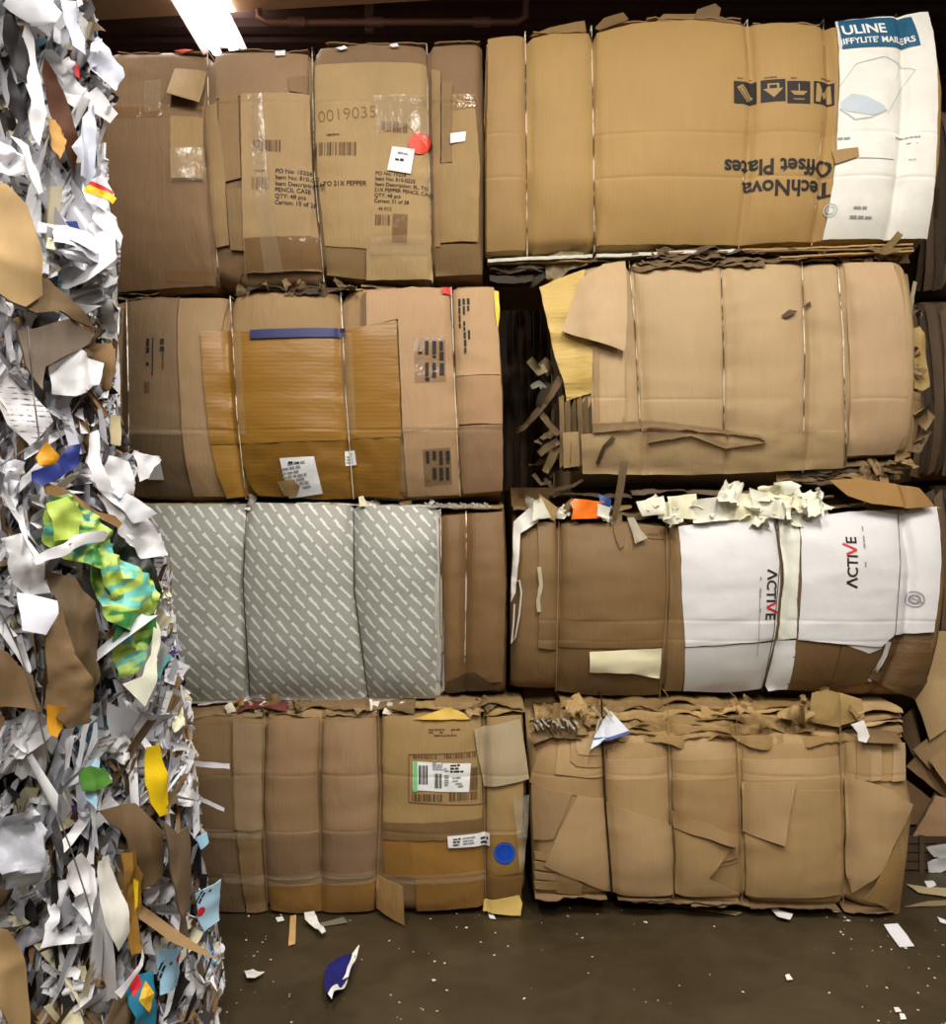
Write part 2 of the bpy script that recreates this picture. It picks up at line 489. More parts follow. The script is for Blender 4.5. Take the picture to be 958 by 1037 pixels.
def text_bm(lines, bold=0.0, align='LEFT', spacing=1.0, shear=0.0):
    cu = bpy.data.curves.new('text', 'FONT'); cu.body = lines; cu.size = 1.0; cu.offset = bold; cu.align_x = align
    cu.resolution_u = 3; cu.space_line = spacing; cu.shear = shear
    o = bpy.data.objects.new('text', cu); COL.objects.link(o)
    bpy.context.view_layer.update()
    me = o.to_mesh(); bm = bmesh.new(); bm.from_mesh(me); o.to_mesh_clear()
    bpy.data.objects.remove(o); bpy.data.curves.remove(cu)
    return bm

def text(sh, body, px, py, size_px, mat=INK, rot=0, bold=0.0, align='LEFT', spacing=1.0, shear=0.0, name='printed_text', parent=None, off=0.0018):
    return on_sheet(sh, name, text_bm(body, bold, align, spacing, shear), mat, px, py, rot, size_px / 263.0, parent, off)

def bars_bm(w, h, n, seed):
    rng = random.Random(seed); bm = bmesh.new(); x = 0.0
    ws = [rng.choice((0.6, 0.6, 1.2, 1.8)) for _ in range(2 * n)]; k = w / sum(ws)
    for i, q in enumerate(ws):
        if i % 2 == 0:
            bm.faces.new([bm.verts.new(p) for p in ((x, 0, 0), (x + q * k, 0, 0), (x + q * k, h, 0), (x, h, 0))])
        x += q * k
    return bm

def barcode(sh, px, py, w, h, n=16, seed=1, rot=0, mat=INK, parent=None, name='barcode'):
    """lower left corner at the photo point; w, h in photo pixels"""
    return on_sheet(sh, name, bars_bm(w, h, n, seed), mat, px, py, rot, 1 / 263.0, parent)

def smudge_bm(w, h, rows, seed, fill=0.75):
    """rows of illegible small print: broken strokes"""
    rng = random.Random(seed); bm = bmesh.new(); lh = h / rows
    for r in range(rows):
        x = 0.0; y0 = h - (r + 1) * lh; lim = w * rng.uniform(0.65, 1.0)
        while x < lim:
            q = rng.uniform(0.8, 2.2) * lh
            if rng.random() < fill:
                a = y0 + lh * 0.2; bb = y0 + lh * rng.uniform(0.65, 0.85); e = min(lim, x + q)
                bm.faces.new([bm.verts.new(p) for p in ((x, a, 0), (e, a, 0), (e, bb, 0), (x, bb, 0))])
            x += q + lh * 0.25
    return bm

def smudge(sh, px, py, w, h, rows, seed=1, rot=0, mat=INK, parent=None):
    return on_sheet(sh, 'small_print', smudge_bm(w, h, rows, seed), mat, px, py, rot, 1 / 263.0, parent)

def shape(sh, polys, px, py, scale_px, mat, rot=0, name='printed_mark', parent=None, off=0.0018):
    bm = bmesh.new()
    for p in polys: bm.faces.new([bm.verts.new((x, y, 0)) for x, y in p])
    return on_sheet(sh, name, bm, mat, px, py, rot, scale_px / 263.0, parent, off)

def stroke(pts, w, closed=False):
    """quads along a polyline"""
    out = []; P = list(pts) + ([pts[0]] if closed else [])
    for (a, b), (c, d) in zip(P, P[1:]):
        L_ = math.hypot(c - a, d - b) or 1; nx, ny = -(d - b) / L_ * w / 2, (c - a) / L_ * w / 2
        out.append([(a + nx, b + ny), (a - nx, b - ny), (c - nx, d - ny), (c + nx, d + ny)])
    return out

def edge_layer(b, name, x0, x1, y0, y1, mat, seed, fwd=0.02, jag=0.03, droop=0.02, thick=0.004, deep=0.2, amp=0.008, label=None):
    """the crumpled front edge of a sheet lying flat in the bale; (x0,y0)-(x1,y1) photo line of its edge"""
    rng = random.Random(seed); bm = bmesh.new()
    n = max(4, int(abs(x1 - x0) / 4)); rows = []
    for i in range(n + 1):
        q = i / n; px = x0 + (x1 - x0) * q; py = y0 + (y1 - y0) * q
        u, z = b.pix(px, py, fwd)
        f = fwd + jag * nz(u * 9 + seed * 5.1, seed) + jag * 0.4 * nz(u * 31 + seed, seed * 2)
        zz = z + amp * nz(u * 12, seed * 3.3) + amp * 0.6 * nz(u * 37, seed)
        line = []
        for d, dz in ((f, -droop * (0.4 + nz(u * 7, seed * 1.7))), (f - 0.012, 0.0), (f - 0.05, 0.004), (f - deep, 0.006)):
            p = b.O + b.ud * u + b.n * (b.depth(u, z) + d)
            line.append(Vector((p.x, p.y, max(0.004, zz + dz))))
        rows.append(line)
    vt = [[bm.verts.new(p) for p in r] for r in rows]; vb = [[bm.verts.new(p - Vector((0, 0, thick))) for p in r] for r in rows]
    m = len(vt[0])
    for i in range(n):
        for k in range(m - 1):
            bm.faces.new((vt[i][k], vt[i + 1][k], vt[i + 1][k + 1], vt[i][k + 1]))
            bm.faces.new((vb[i][k], vb[i][k + 1], vb[i + 1][k + 1], vb[i + 1][k]))
        bm.faces.new((vt[i][0], vb[i][0], vb[i + 1][0], vt[i + 1][0]))
        bm.faces.new((vt[i][-1], vt[i + 1][-1], vb[i + 1][-1], vb[i][-1]))
    for i in (0, n):
        for k in range(m - 1): bm.faces.new((vt[i][k], vt[i][k + 1], vb[i][k + 1], vb[i][k]))
    bmesh.ops.recalc_face_normals(bm, faces=bm.faces)
    o = link(name, bm, mat, b.root)
    if label: o['label'] = label
    return o

def ribbon(b, name, pts, w_px, mat, off=0.02, twist=0.0, seed=0, parent=None, label=None, taper=False, wob=0.006):
    """a torn strip of paper following photo points"""
    rng = random.Random(seed); bm = bmesh.new(); P = []
    q = []
    for (a, c) in zip(pts, pts[1:]):
        k = max(2, int(math.hypot(c[0] - a[0], c[1] - a[1]) / 5))
        for i in range(k): q.append((a[0] + (c[0] - a[0]) * i / k, a[1] + (c[1] - a[1]) * i / k))
    q.append(pts[-1])
    P = []
    for i, p in enumerate(q):
        f = off[0] + (off[1] - off[0]) * i / (len(q) - 1) if isinstance(off, tuple) else off
        P.append(b.pos(*b.pix(*p, f), f + wob * nz(i * 0.6, seed)))
    nr = Vector((b.n.x, b.n.y, 0)); prev = None
    for i, p in enumerate(P):
        t = (P[min(i + 1, len(P) - 1)] - P[max(i - 1, 0)]).normalized()
        sd = t.cross(nr).normalized()
        a = twist * i / len(P) + 0.5 * nz(i * 0.5, seed, 4)
        sd = sd * math.cos(a) + nr * math.sin(a)
        w = w_px / 263.0 / 2 * (1 - (0.7 * i / len(P) if taper else 0)) * (1 + 0.25 * nz(i * 0.9, seed, 9))
        cur = [bm.verts.new(p + sd * w), bm.verts.new(p + nr.cross(sd) * 0 + nr * 0.0 + t.cross(sd) * w * 0.25), bm.verts.new(p - sd * w)]
        if prev:
            bm.faces.new((prev[0], cur[0], cur[1], prev[1])); bm.faces.new((prev[1], cur[1], cur[2], prev[2]))
        prev = cur
    r = bmesh.ops.solidify(bm, geom=bm.faces[:], thickness=0.001)
    o = link(name, bm, mat, parent or b.root)
    if label: o['label'] = label
    return o

# scraps of waste paper -------------------------------------------------------
def scrap_verts(rng, w, h, kind):
    """a crumpled scrap in its own frame: x across, y along, z out"""
    nx, ny = {'strip': (2, 12), 'sheet': (8, 9), 'crumple': (9, 9), 'fold': (9, 8)}[kind]
    k = rng.uniform(0, 90); folds = []; mn = min(w, h)
    for _ in range({'strip': 1, 'sheet': rng.randint(1, 2), 'crumple': 3, 'fold': 1}[kind]):
        a = rng.uniform(0, math.pi); folds.append((math.cos(a), math.sin(a), rng.uniform(-0.3, 0.3), rng.uniform(-0.6, 0.6)))
    bend = rng.choice((-1, 1)) * rng.uniform(0.4, 2.6); ba = rng.gauss(0, 0.5)          # rolled about a mostly upright axis
    pleat = rng.uniform(5, 11); tw = rng.uniform(-1.4, 1.4) if kind == 'strip' else rng.uniform(-0.5, 0.5)
    taper = rng.uniform(-0.3, 0.3); cut = rng.uniform(-0.18, 0.18)
    V = []
    for j in range(ny + 1):
        for i in range(nx + 1):
            x = i / nx - 0.5; y = j / ny - 0.5
            jx = 0.05 * nz(y * 5 + k, k, 1) if i in (0, nx) else 0.0
            jy = 0.05 * nz(x * 5 + k, k, 2) if j in (0, ny) else 0.0
            X, Y_ = (x * (1 + taper * y) + jx) * w, (y + jy + cut * x) * h
            z = 0.0
            for fx, fy, o, s_ in folds: z += s_ * math.sqrt((x * fx + y * fy - o) ** 2 + 0.003) * mn
            if kind == 'fold': z += mn * 0.16 * math.sin(x * pleat * 1.6 + k + y * 1.5)
            elif kind == 'crumple': z += 0.45 * mn * nz(x * 3.2 + k, y * 3.2, k) + 0.22 * mn * ridge(x * 5 + k, y * 5, k)
            else: z += 0.07 * mn * nz(x * 4 + k, y * 4, k)
            q = x * math.cos(ba) + y * math.sin(ba)
            z += bend * q * q * mn * (0.8 if kind != 'strip' else 0.3)
            if kind == 'strip': z += bend * 0.12 * h * y * y
            a = tw * y
            V.append((X * math.cos(a) - z * math.sin(a), Y_, X * math.sin(a) + z * math.cos(a)))
    Fc = []
    for j in range(ny):
        for i in range(nx):
            p = j * (nx + 1) + i
            Fc.append((p, p + 1, p + nx + 2, p + nx + 1))
    return V, Fc

def add_scrap(bm, rng, w, h, kind, center, ax, ay, az, mi=0, heap=True):
    V, Fc = scrap_verts(rng, w, h, kind)
    P = [center + ax * x + ay * y + az * z for x, y, z in V]
    over = 0 if not heap else max((CX + p.x / p.y * F) - edge_at(CY - (p.z - CAMZ) / p.y * F) for p in P)
    if over > 6:
        sh_ = Vector((ud.x, ud.y, 0)) * ((over + rng.uniform(-10, 26)) / 270.0)
        P = [p - sh_ for p in P]
    vs = [bm.verts.new(p) for p in P]
    for f in Fc:
        fc = bm.faces.new([vs[i] for i in f]); fc.material_index = mi

# ------------------------------------------------------------------ the room
R_ = ROOM
def struct(name, bm, mat, **k):
    o = link(name, bm, mat, None, **k); o['kind'] = 'structure'; return o

def floor_mat():
    m, nt, b = _new('stained_concrete'); L = nt.links.new
    tc = N(nt, 'ShaderNodeTexCoord')
    n1 = N(nt, 'ShaderNodeTexNoise', Scale=1.3, Detail=8.0, Roughness=0.65); n2 = N(nt, 'ShaderNodeTexNoise', Scale=7.0, Detail=6.0, Distortion=0.8)
    for n in (n1, n2): L(tc.outputs['Object'], n.inputs['Vector'])
    rp = N(nt, 'ShaderNodeValToRGB'); el = rp.color_ramp.elements
    el[0].position = 0.3; el[0].color = (*lin((46, 38, 24)), 1); el[1].position = 0.75; el[1].color = (*lin((76, 64, 42)), 1)
    L(n1.outputs['Fac'], rp.inputs['Fac'])
    r2 = N(nt, 'ShaderNodeMapRange'); r2.inputs[1].default_value = 0.3; r2.inputs[2].default_value = 0.7; r2.inputs[3].default_value = 0.8; r2.inputs[4].default_value = 1.15
    L(n2.outputs['Fac'], r2.inputs[0])
    sc = N(nt, 'ShaderNodeVectorMath', operation='SCALE'); L(rp.outputs[0], sc.inputs[0]); L(r2.outputs[0], sc.inputs['Scale'])
    L(sc.outputs[0], b.inputs['Base Color'])
    r3 = N(nt, 'ShaderNodeMapRange'); r3.inputs[1].default_value = 0.3; r3.inputs[2].default_value = 0.7; r3.inputs[3].default_value = 0.32; r3.inputs[4].default_value = 0.6
    L(n1.outputs['Fac'], r3.inputs[0]); L(r3.outputs[0], b.inputs['Roughness'])
    b1 = N(nt, 'ShaderNodeBump', Strength=0.2, Distance=0.01); L(n2.outputs['Fac'], b1.inputs['Height']); L(b1.outputs[0], b.inputs['Normal'])
    return m

bm = bmesh.new(); bm_box(bm, R_['x0'], R_['x1'], R_['y0'], R_['y1'], -0.1, 0.0); struct('floor', bm, floor_mat(), smooth=False)
DARK_STEEL = plain('dark_steel', (84, 62, 58), 0.55)
bm = bmesh.new()
bm_box(bm, R_['x0'], R_['x1'], R_['y0'], R_['y1'], R_['h'] + 0.05, R_['h'] + 0.15)
y = R_['y0']
while y < R_['y1'] - 0.05:                                             # ribs of the metal deck run across
    bm_box(bm, R_['x0'], R_['x1'], y, y + 0.09, R_['h'], R_['h'] + 0.05); y += 0.18
struct('ceiling', bm, DARK_STEEL, smooth=False)
WALL = plain('painted_block', (112, 102, 90), 0.85)
for nm, a in (('wall_back', (R_['x0'], R_['x1'], R_['y1'], R_['y1'] + 0.1)), ('wall_front', (R_['x0'], R_['x1'], R_['y0'] - 0.1, R_['y0'])),
              ('wall_left', (R_['x0'] - 0.1, R_['x0'], R_['y0'], R_['y1'])), ('wall_right', (R_['x1'], R_['x1'] + 0.1, R_['y0'], R_['y1']))):
    bm = bmesh.new(); bm_box(bm, *a, 0, R_['h'] + 0.1)
    struct(nm, bm, plain('dark_block', (70, 58, 48), 0.85) if nm == 'wall_back' else WALL, smooth=False)
# roof steel: joists along the picture and a pale girder upper left
def slanted_beam(name, x0, y0, x1, y1, z0, z1, w, mat, label):
    bm = bmesh.new(); d = Vector((x1 - x0, y1 - y0, 0)); n_ = Vector((-d.y, d.x, 0)).normalized() * w / 2
    prof = [(-1, z0), (1, z0), (1, z0 + 0.02), (0.15, z0 + 0.02), (0.15, z1 - 0.02), (1, z1 - 0.02), (1, z1), (-1, z1), (-1, z1 - 0.02), (-0.15, z1 - 0.02), (-0.15, z0 + 0.02), (-1, z0 + 0.02)]
    rings = []
    for p in (Vector((x0, y0, 0)), Vector((x1, y1, 0))):
        rings.append([bm.verts.new(p + n_ * s_ + Vector((0, 0, z))) for s_, z in prof])
    k = len(prof)
    for i in range(k): bm.faces.new((rings[0][i], rings[0][(i + 1) % k], rings[1][(i + 1) % k], rings[1][i]))
    bm.faces.new(rings[0][::-1]); bm.faces.new(rings[1])
    bmesh.ops.recalc_face_normals(bm, faces=bm.faces)
    o = link(name, bm, mat, None, smooth=False); o['kind'] = 'structure'; o['label'] = label
    return o
slanted_beam('trim_1', R_['x0'], 5.25, 0.2, 4.75, 4.36, 4.45, 0.34, plain('pale_girder', (200, 172, 146), 0.6), 'pale steel girder under the roof')
slanted_beam('trim_2', R_['x0'], 6.1, R_['x1'], 6.1, 4.15, 4.45, 0.2, plain('brown_girder', (84, 62, 56), 0.6), 'brown steel girder behind the bales')
slanted_beam('trim_3', R_['x0'], 7.3, R_['x1'], 7.3, 4.1, 4.45, 0.2, plain('brown_girder', (84, 62, 56), 0.6), 'dark steel girder near the back wall')

def fluorescent(x, y, length, watts, label):
    root = thing('fluorescent_lamp', label, 'ceiling lamp', (x, y, 4.2), 'fluorescent ceiling lamps')
    a, c = y - length / 2, y + length / 2
    bm = bmesh.new(); bm_box(bm, x - 0.05, x + 0.05, a, c, 4.27, 4.34)
    link('lamp_housing', bm, plain('white_enamel', (205, 200, 195), 0.4), root, smooth=False)
    bm = bmesh.new()
    for s_ in (-1, 1):
        q = [(x, 4.30), (x + s_ * 0.06, 4.285), (x + s_ * 0.14, 4.235), (x + s_ * 0.14, 4.229), (x + s_ * 0.055, 4.279), (x, 4.292)]
        r0 = [bm.verts.new((px, a, pz)) for px, pz in q]; r1 = [bm.verts.new((px, c, pz)) for px, pz in q]
        for i in range(len(q)): bm.faces.new((r0[i], r0[(i + 1) % 6], r1[(i + 1) % 6], r1[i]))
        bm.faces.new(r0[::-1]); bm.faces.new(r1)
    bmesh.ops.recalc_face_normals(bm, faces=bm.faces)
    link('reflector', bm, plain('white_enamel', (205, 200, 195), 0.4), root, smooth=False)
    for s_ in (-1, 1):
        bm = bmesh.new(); bm_tube(bm, [(x + s_ * 0.055, a + 0.03, 4.235), (x + s_ * 0.055, c - 0.03, 4.235)], 0.024, 12)
        link('tube', bm, emit('lamp_glow', LAMP_COLOR if watts > 100 else (1.0, 0.86, 0.9), 14.0), root)
        for yy in (a + 0.015, c - 0.015):
            bm = bmesh.new(); bm_tube(bm, [(x + s_ * 0.055, yy - 0.015, 4.235), (x + s_ * 0.055, yy + 0.015, 4.235)], 0.026, 12)
            link('tube_socket', bm, plain('white_enamel', (205, 200, 195), 0.4), root)
    for yy in (a + 0.2, c - 0.2):
        bm = bmesh.new(); bm_tube(bm, [(x, yy, 4.34), (x, yy, R_['h'] + 0.05)], 0.006, 6); link('hanger_rod', bm, WIRE, root)
    ld = bpy.data.lights.new('lamp_light', 'AREA'); ld.shape = 'RECTANGLE'; ld.size = 0.22; ld.size_y = length * 0.95
    ld.energy = watts; ld.color = LAMP_COLOR
    lu = bpy.data.lights.new('lamp_uplight', 'AREA'); lu.shape = 'RECTANGLE'; lu.size = 0.2; lu.size_y = length * 0.95
    lu.energy = watts * 0.28; lu.color = LAMP_COLOR
    l2 = bpy.data.objects.new('lamp_uplight', lu); COL.objects.link(l2); l2.parent = root; l2.location = (0, 0, 0.145); l2.rotation_euler = (math.pi, 0, 0)
    lo = bpy.data.objects.new('lamp_light', ld); COL.objects.link(lo); lo.parent = root; lo.location = (0, 0, 0.005)
    return root
LL = ['bright fluorescent tube lamp hanging above the top left bale', 'fluorescent lamp over the loose paper stack, out of view', 'fluorescent lamp above the aisle, out of view',
      'fluorescent lamp above the right of the aisle, out of view', 'fluorescent lamp behind the viewer, out of view']
for a, lb in zip(LAMPS, LL): fluorescent(*a, lb)
# conduit under the roof
root = thing('steel_conduit', 'thin steel conduit with couplings running under the dark roof', 'pipe', (-0.4, 5.05, 4.25))
CND = plain('conduit', (140, 112, 102), 0.45, 0.3)
bm = bmesh.new(); bm_tube(bm, [(-1.22, 5.06, 4.45), (-1.22, 5.06, 4.32), (-1.17, 5.06, 4.285), (-0.5, 5.05, 4.285), (0.25, 5.05, 4.285), (0.30, 5.05, 4.31), (0.30, 5.05, 4.45)], 0.02, 8); link('pipe', bm, CND, root)
for xx in (-1.0, -0.56, 0.05):
    bm = bmesh.new(); bm_tube(bm, [(xx - 0.05, 5.052, 4.285), (xx + 0.05, 5.052, 4.285)], 0.029, 8); link('coupling', bm, CND, root)
for xx in (-0.62,):
    bm = bmesh.new(); bm_box(bm, xx, xx + 0.05, 5.075, 5.11, 4.25, 4.46); link('hanger_bracket', bm, plain('bracket', (120, 98, 92), 0.5), root, smooth=False)
for i, (xx, lb) in enumerate(((1.62, 'slanted steel brace under the roof above the white mailer box'), (2.05, 'slanted steel brace under the roof at the far right'))):
    bm = bmesh.new(); bm_tube(bm, [(xx, 5.3, 4.0), (xx + 0.35, 5.4, 4.47)], 0.03, 8); bm_tube(bm, [(xx, 5.3, 4.0), (xx - 0.6, 5.3, 4.47)], 0.012, 6)
    tag(link('roof_brace', bm, plain('brace', (110, 98, 96), 0.45, 0.5)), lb, 'steel brace')

# ------------------------------------------------------------------ the eight bales of the wall
G_WALL = 'wired bales stacked in the wall'
def bale_thing(b, label, name='cardboard_bale', group=G_WALL):
    us = [u for z, u in b.lft + b.rgt]; um = sum(us) / len(us)
    p = b.O + b.ud * um - b.n * b.deep / 2
    b.root = thing(name, label, 'bale', (p.x, p.y, b.zlo), group)
    return b.root
def Zrow(py): return CAMZ + (CY - py) / F * 3.42
LROW = [0.0, Zrow(712), Zrow(508), Zrow(293), Zrow(62)]
RROW = [0.0, Zrow(704), Zrow(492), Zrow(256), Zrow(30)]
TAPE = tape_mat(); CLEAR = tape_mat((190, 170, 140), 0.22); DTAPE = tape_mat((120, 86, 52), 0.5)

# -- A: top of the left column
A = Bale(top=[(55, 64), (100, 60), (120, 53), (175, 51), (210, 55), (216, 62), (225, 52), (258, 50), (313, 53), (317, 60), (324, 46), (375, 42), (430, 44), (433, 52), (438, 44), (487, 42)],
         bot=[(55, 296), (100, 296), (170, 299), (215, 294), (222, 285), (255, 296), (324, 290), (328, 276), (370, 286), (434, 287), (438, 278), (489, 282)],
         left=[(55, 60), (55, 300)], right=[(488, 42), (491, 160), (489, 282)],
         wires=[[(210, 50), (212, 160), (222, 290)], [(316, 48), (318, 170), (328, 285)], [(432, 44), (434, 160), (438, 285)]],
         zlo=LROW[3], zhi=LROW[4], Y=3.42, seed=1)
bale_thing(A, 'brown cardboard bale atop the left column with barcodes and a red dot sticker')
A.scores = tuple(CAMZ + (CY - y) / F * 3.4 for y in (112,))
A.body('cardboard_body', board((142, 108, 74)), A.root)
cA, cA2, cA3 = board((134, 100, 68)), board((172, 134, 90)), board((182, 145, 98))
sheet(A, 'cardboard_sheet', [(108, 111), (205, 111), (209, 180), (216, 262), (219, 290), (112, 297)], cA, 0.006, lift=[(212, 240, 30, 0.01)])
sheet(A, 'packing_tape', [(90, 108), (172, 106), (172, 118), (90, 121)], TAPE, 0.009, thick=0, wr=0.002, wdir='v')
sheet(A, 'packing_tape', [(146, 82), (163, 80), (163, 112), (146, 114)], CLEAR, 0.010, thick=0, wr=0.002)
sheet(A, 'packing_tape', [(166, 272), (219, 276), (219, 288), (168, 284)], TAPE, 0.012, thick=0, wr=0.003)
sheet(A, 'cardboard_flap', [(179, 50), (211, 56), (205, 109), (173, 100)], cA2, 0.012, tilt=(0.0, -0.35), lift=[(173, 100, 20, 0.015)])
sheet(A, 'cardboard_flap', [(172, 108), (206, 107), (206, 182), (174, 181)], board((164, 127, 80)), 0.012, tilt=(0, -0.06))
sheet(A, 'packing_tape', [(172, 150), (208, 150), (208, 184), (173, 184)], CLEAR, 0.019, thick=0, wr=0.005, wdir='c')
sheet(A, 'cardboard_sheet', [(208, 108), (219, 104), (228, 180), (232, 248), (219, 251), (212, 190)], cA2, 0.012)
sheet(A, 'cardboard_sheet', [(222, 90), (241, 92), (244, 180), (228, 184), (222, 140)], board((158, 120, 80)), 0.010)
sheet(A, 'cardboard_sheet', [(229, 192), (245, 190), (249, 254), (234, 253)], board((150, 116, 76)), 0.014)
sheet(A, 'cardboard_sheet', [(218, 58), (312, 56), (313, 100), (219, 100)], board((158, 120, 86)), 0.004)
sheet(A, 'cardboard_flap', [(291, 79), (312, 77), (312, 96), (293, 92)], board((146, 110, 74)), 0.010)
s1 = sheet(A, 'cardboard_sheet', [(244, 95), (314, 97), (317, 180), (322, 235), (327, 276), (249, 277), (245, 200)], board((180, 142, 96)), 0.018, lift=[(314, 130, 18, 0.010), (320, 200, 18, 0.008)], wr=0.002, wdir='v')
sheet(A, 'packing_tape', [(247, 241), (324, 240), (327, 274), (249, 276)], DTAPE, 0.0215, thick=0, wr=0.002)
sheet(A, 'packing_tape', [(251, 96), (265, 94), (273, 200), (287, 276), (268, 277), (258, 190)], CLEAR, 0.023, thick=0, wr=0.003, wdir='v')
s2 = sheet(A, 'cardboard_sheet', [(319, 67), (376, 63), (432, 67), (434, 180), (437, 251), (372, 252), (329, 249), (321, 170)], board((184, 146, 96)), 0.012, wr=0.001)
sheet(A, 'cardboard_flap', [(329, 245), (372, 245), (371, 283), (331, 279)], board((150, 116, 74)), 0.009)
sheet(A, 'cardboard_flap', [(371, 250), (436, 249), (438, 284), (371, 284)], board((188, 150, 100)), 0.020, tilt=(0, -0.08))
sheet(A, 'packing_tape', [(378, 97), (431, 98), (433, 150), (414, 128), (382, 134)], CLEAR, 0.016, thick=0, wr=0.005, wdir='c')
sheet(A, 'packing_tape', [(376, 240), (436, 239), (437, 258), (374, 258)], CLEAR, 0.026, thick=0, wr=0.003)
sheet(A, 'packing_tape', [(398, 216), (413, 217), (412, 246), (397, 245)], DTAPE, 0.016, thick=0)
sheet(A, 'cardboard_sheet', [(437, 70), (446, 72), (446, 250), (440, 250)], board((168, 130, 86)), 0.014)
sheet(A, 'cardboard_sheet', [(447, 83), (458, 83), (458, 164), (447, 165)], board((152, 116, 74)), 0.010)
sheet(A, 'cardboard_sheet', [(441, 166), (458, 165), (458, 95), (480, 96), (486, 170), (484, 245), (440, 247)], board((172, 134, 84)), 0.014, tilt=(0.06, 0))
sheet(A, 'packing_tape', [(459, 95), (481, 96), (482, 108), (459, 110)], TAPE, 0.022, thick=0, wr=0.004, wdir='c')
sheet(A, 'cardboard_flap', [(440, 249), (486, 248), (488, 278), (441, 280)], board((140, 106, 66)), 0.010)
sheet(A, 'round_sticker', circle(425, 145, 11), plain('red_sticker', (226, 66, 44), 0.5), 0.0185, thick=0.0005, torn=0, label='red round sticker')
lb = sheet(A, 'shipping_label', [(397, 148), (420, 151), (416, 176), (392, 172)], paper(WHITE), 0.0185, thick=0.0005, torn=0, label='white shipping label')
smudge(lb, 403, 156, 13, 3, 1, 3, -6, GREY_INK); smudge(lb, 400, 163, 13, 4, 1, 4, -6); smudge(lb, 396, 169, 5, 2, 1, 5, -6)
sheet(A, 'small_label', [(456, 135), (472, 133), (471, 143), (456, 145)], paper(WHITE), 0.0195, thick=0.0005, torn=0, label='small white label')
barcode(s1, 256, 153, 29, 11, 14, 3, -1, BROWN_INK); barcode(s1, 255, 192, 17, 12, 10, 4, -1, BROWN_INK); smudge(s1, 258, 174, 12, 2, 1, 6, 0, BROWN_INK)
text(s1, 'PO No: 10258\nItem No: 810-022\nItem Description: M\nPENCIL CASE\nQTY: 48 pcs\nCarton: 15 of 28', 279, 175, 5.9, INK, -1.5, 0.012, spacing=1.05)
barcode(s2, 318, 159, 43, 13, 22, 5, -1, BROWN_INK); smudge(s2, 331, 138, 18, 2.5, 1, 8, 0, BROWN_INK)
text(s2, '0019035', 322, 125, 17, plain('faint_ink', (128, 100, 68), 0.8), 4, -0.012, name='handwriting')
text(s2, 'EL, TO 21X PEPPER', 318, 190, 6.4, INK, -1, 0.012)
barcode(s2, 386, 133, 27, 10, 14, 7, -2, BROWN_INK)
text(s2, 'PO No: 10258\nItem No: 810-0225\nItem Description: EL, TO\n21X PEPPER PENCIL CASE\nQTY: 48 pcs\nCarton: 21 of 28', 380, 177, 5.1, INK, -3, 0.012, spacing=1.05)
text(s2, '48 PCS', 383, 213, 4.5, INK, -2); barcode(s2, 380, 228, 15, 10, 9, 9, -2, BROWN_INK)
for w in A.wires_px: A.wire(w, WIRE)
for i, (x0, x1, y) in enumerate(((120, 205, 53), (225, 312, 51), (330, 432, 44), (440, 486, 42))):
    edge_layer(A, 'crumpled_edge', x0, x1, y, y, board((150, 114, 74)), 20 + i, 0.0, 0.02, 0.0)
for i, poly in enumerate(([(340, 49), (349, 46), (352, 49), (345, 51)], [(394, 46), (402, 44), (404, 47), (398, 48)], [(279, 52), (289, 51), (289, 56), (279, 57)], [(176, 52), (188, 50), (196, 51), (186, 54)])):  # first two white bits are painted glints on the bale top
    sheet(A, 'paper_scrap', poly, paper(WHITE) if i < 3 else plain('red_film', (206, 72, 60), 0.4), 0.012, thick=0.001, wr=0.004, wdir='c', seed=i)

# -- B: top of the right column
B = Bale(top=[(492, 38), (500, 35), (530, 35), (533, 42), (538, 36), (560, 31), (597, 30), (600, 40), (604, 32), (640, 22), (700, 18), (750, 24), (755, 34), (762, 25), (790, 21), (828, 24), (834, 32), (840, 26), (905, 18), (908, 24), (940, 14)],
         bot=[(491, 258), (531, 257), (535, 250), (540, 256), (598, 252), (602, 246), (606, 251), (700, 251), (748, 250), (820, 248), (940, 244)],
         left=[(493, 36), (491, 150), (491, 262)], right=[(941, 12), (950, 100), (948, 165), (938, 244)],
         wires=[[(532, 32), (533, 150), (534, 258)], [(599, 26), (601, 140), (602, 254)], [(757, 20), (755, 130), (748, 252)], [(834, 20), (832, 130), (822, 248)], [(908, 14), (906, 130), (896, 246)]],
         zlo=RROW[3], zhi=RROW[4], Y=3.40, seed=2, rough=0.005, crease=0.002)
bale_thing(B, 'tan bale topping the right column, upside down TechNova printing and a white mailer box panel')
B.scores = tuple(CAMZ + (CY - y) / F * 3.34 for y in (137, 181))
B.body('cardboard_body', board((184, 142, 84), 'z', 0.66, 0.07, 0.15), B.root)
cB = board((186, 143, 84), 'z', 0.66, 0.06, 0.15)
s3 = sheet(B, 'cardboard_sheet', [(604, 34), (640, 24), (700, 20), (752, 26), (790, 23), (846, 28), (848, 100), (842, 190), (832, 244), (748, 249), (604, 249), (602, 150)], cB, 0.006)
sheet(B, 'cardboard_sheet', [(494, 40), (530, 38), (532, 254), (493, 255), (493, 150)], board((180, 138, 84), 'z', 0.66, 0.06, 0.15), 0.004)
sw = sheet(B, 'mailer_box_panel', [(846, 22), (905, 17), (940, 12), (950, 100), (948, 165), (939, 242), (833, 243), (842, 195), (848, 150)], paper((228, 226, 216), 0.55, 0.12), 0.010, label='white printed mailer box panel')
sheet(B, 'cardboard_flap', [(842, 153), (869, 149), (870, 158), (846, 166)], board((176, 134, 82)), 0.018, label='small tan tab over the white panel')
text(s3, 'TechNova\nOffset Plates', 842.5, 184, 20.8, INK, 180, 0.028, spacing=0.98)
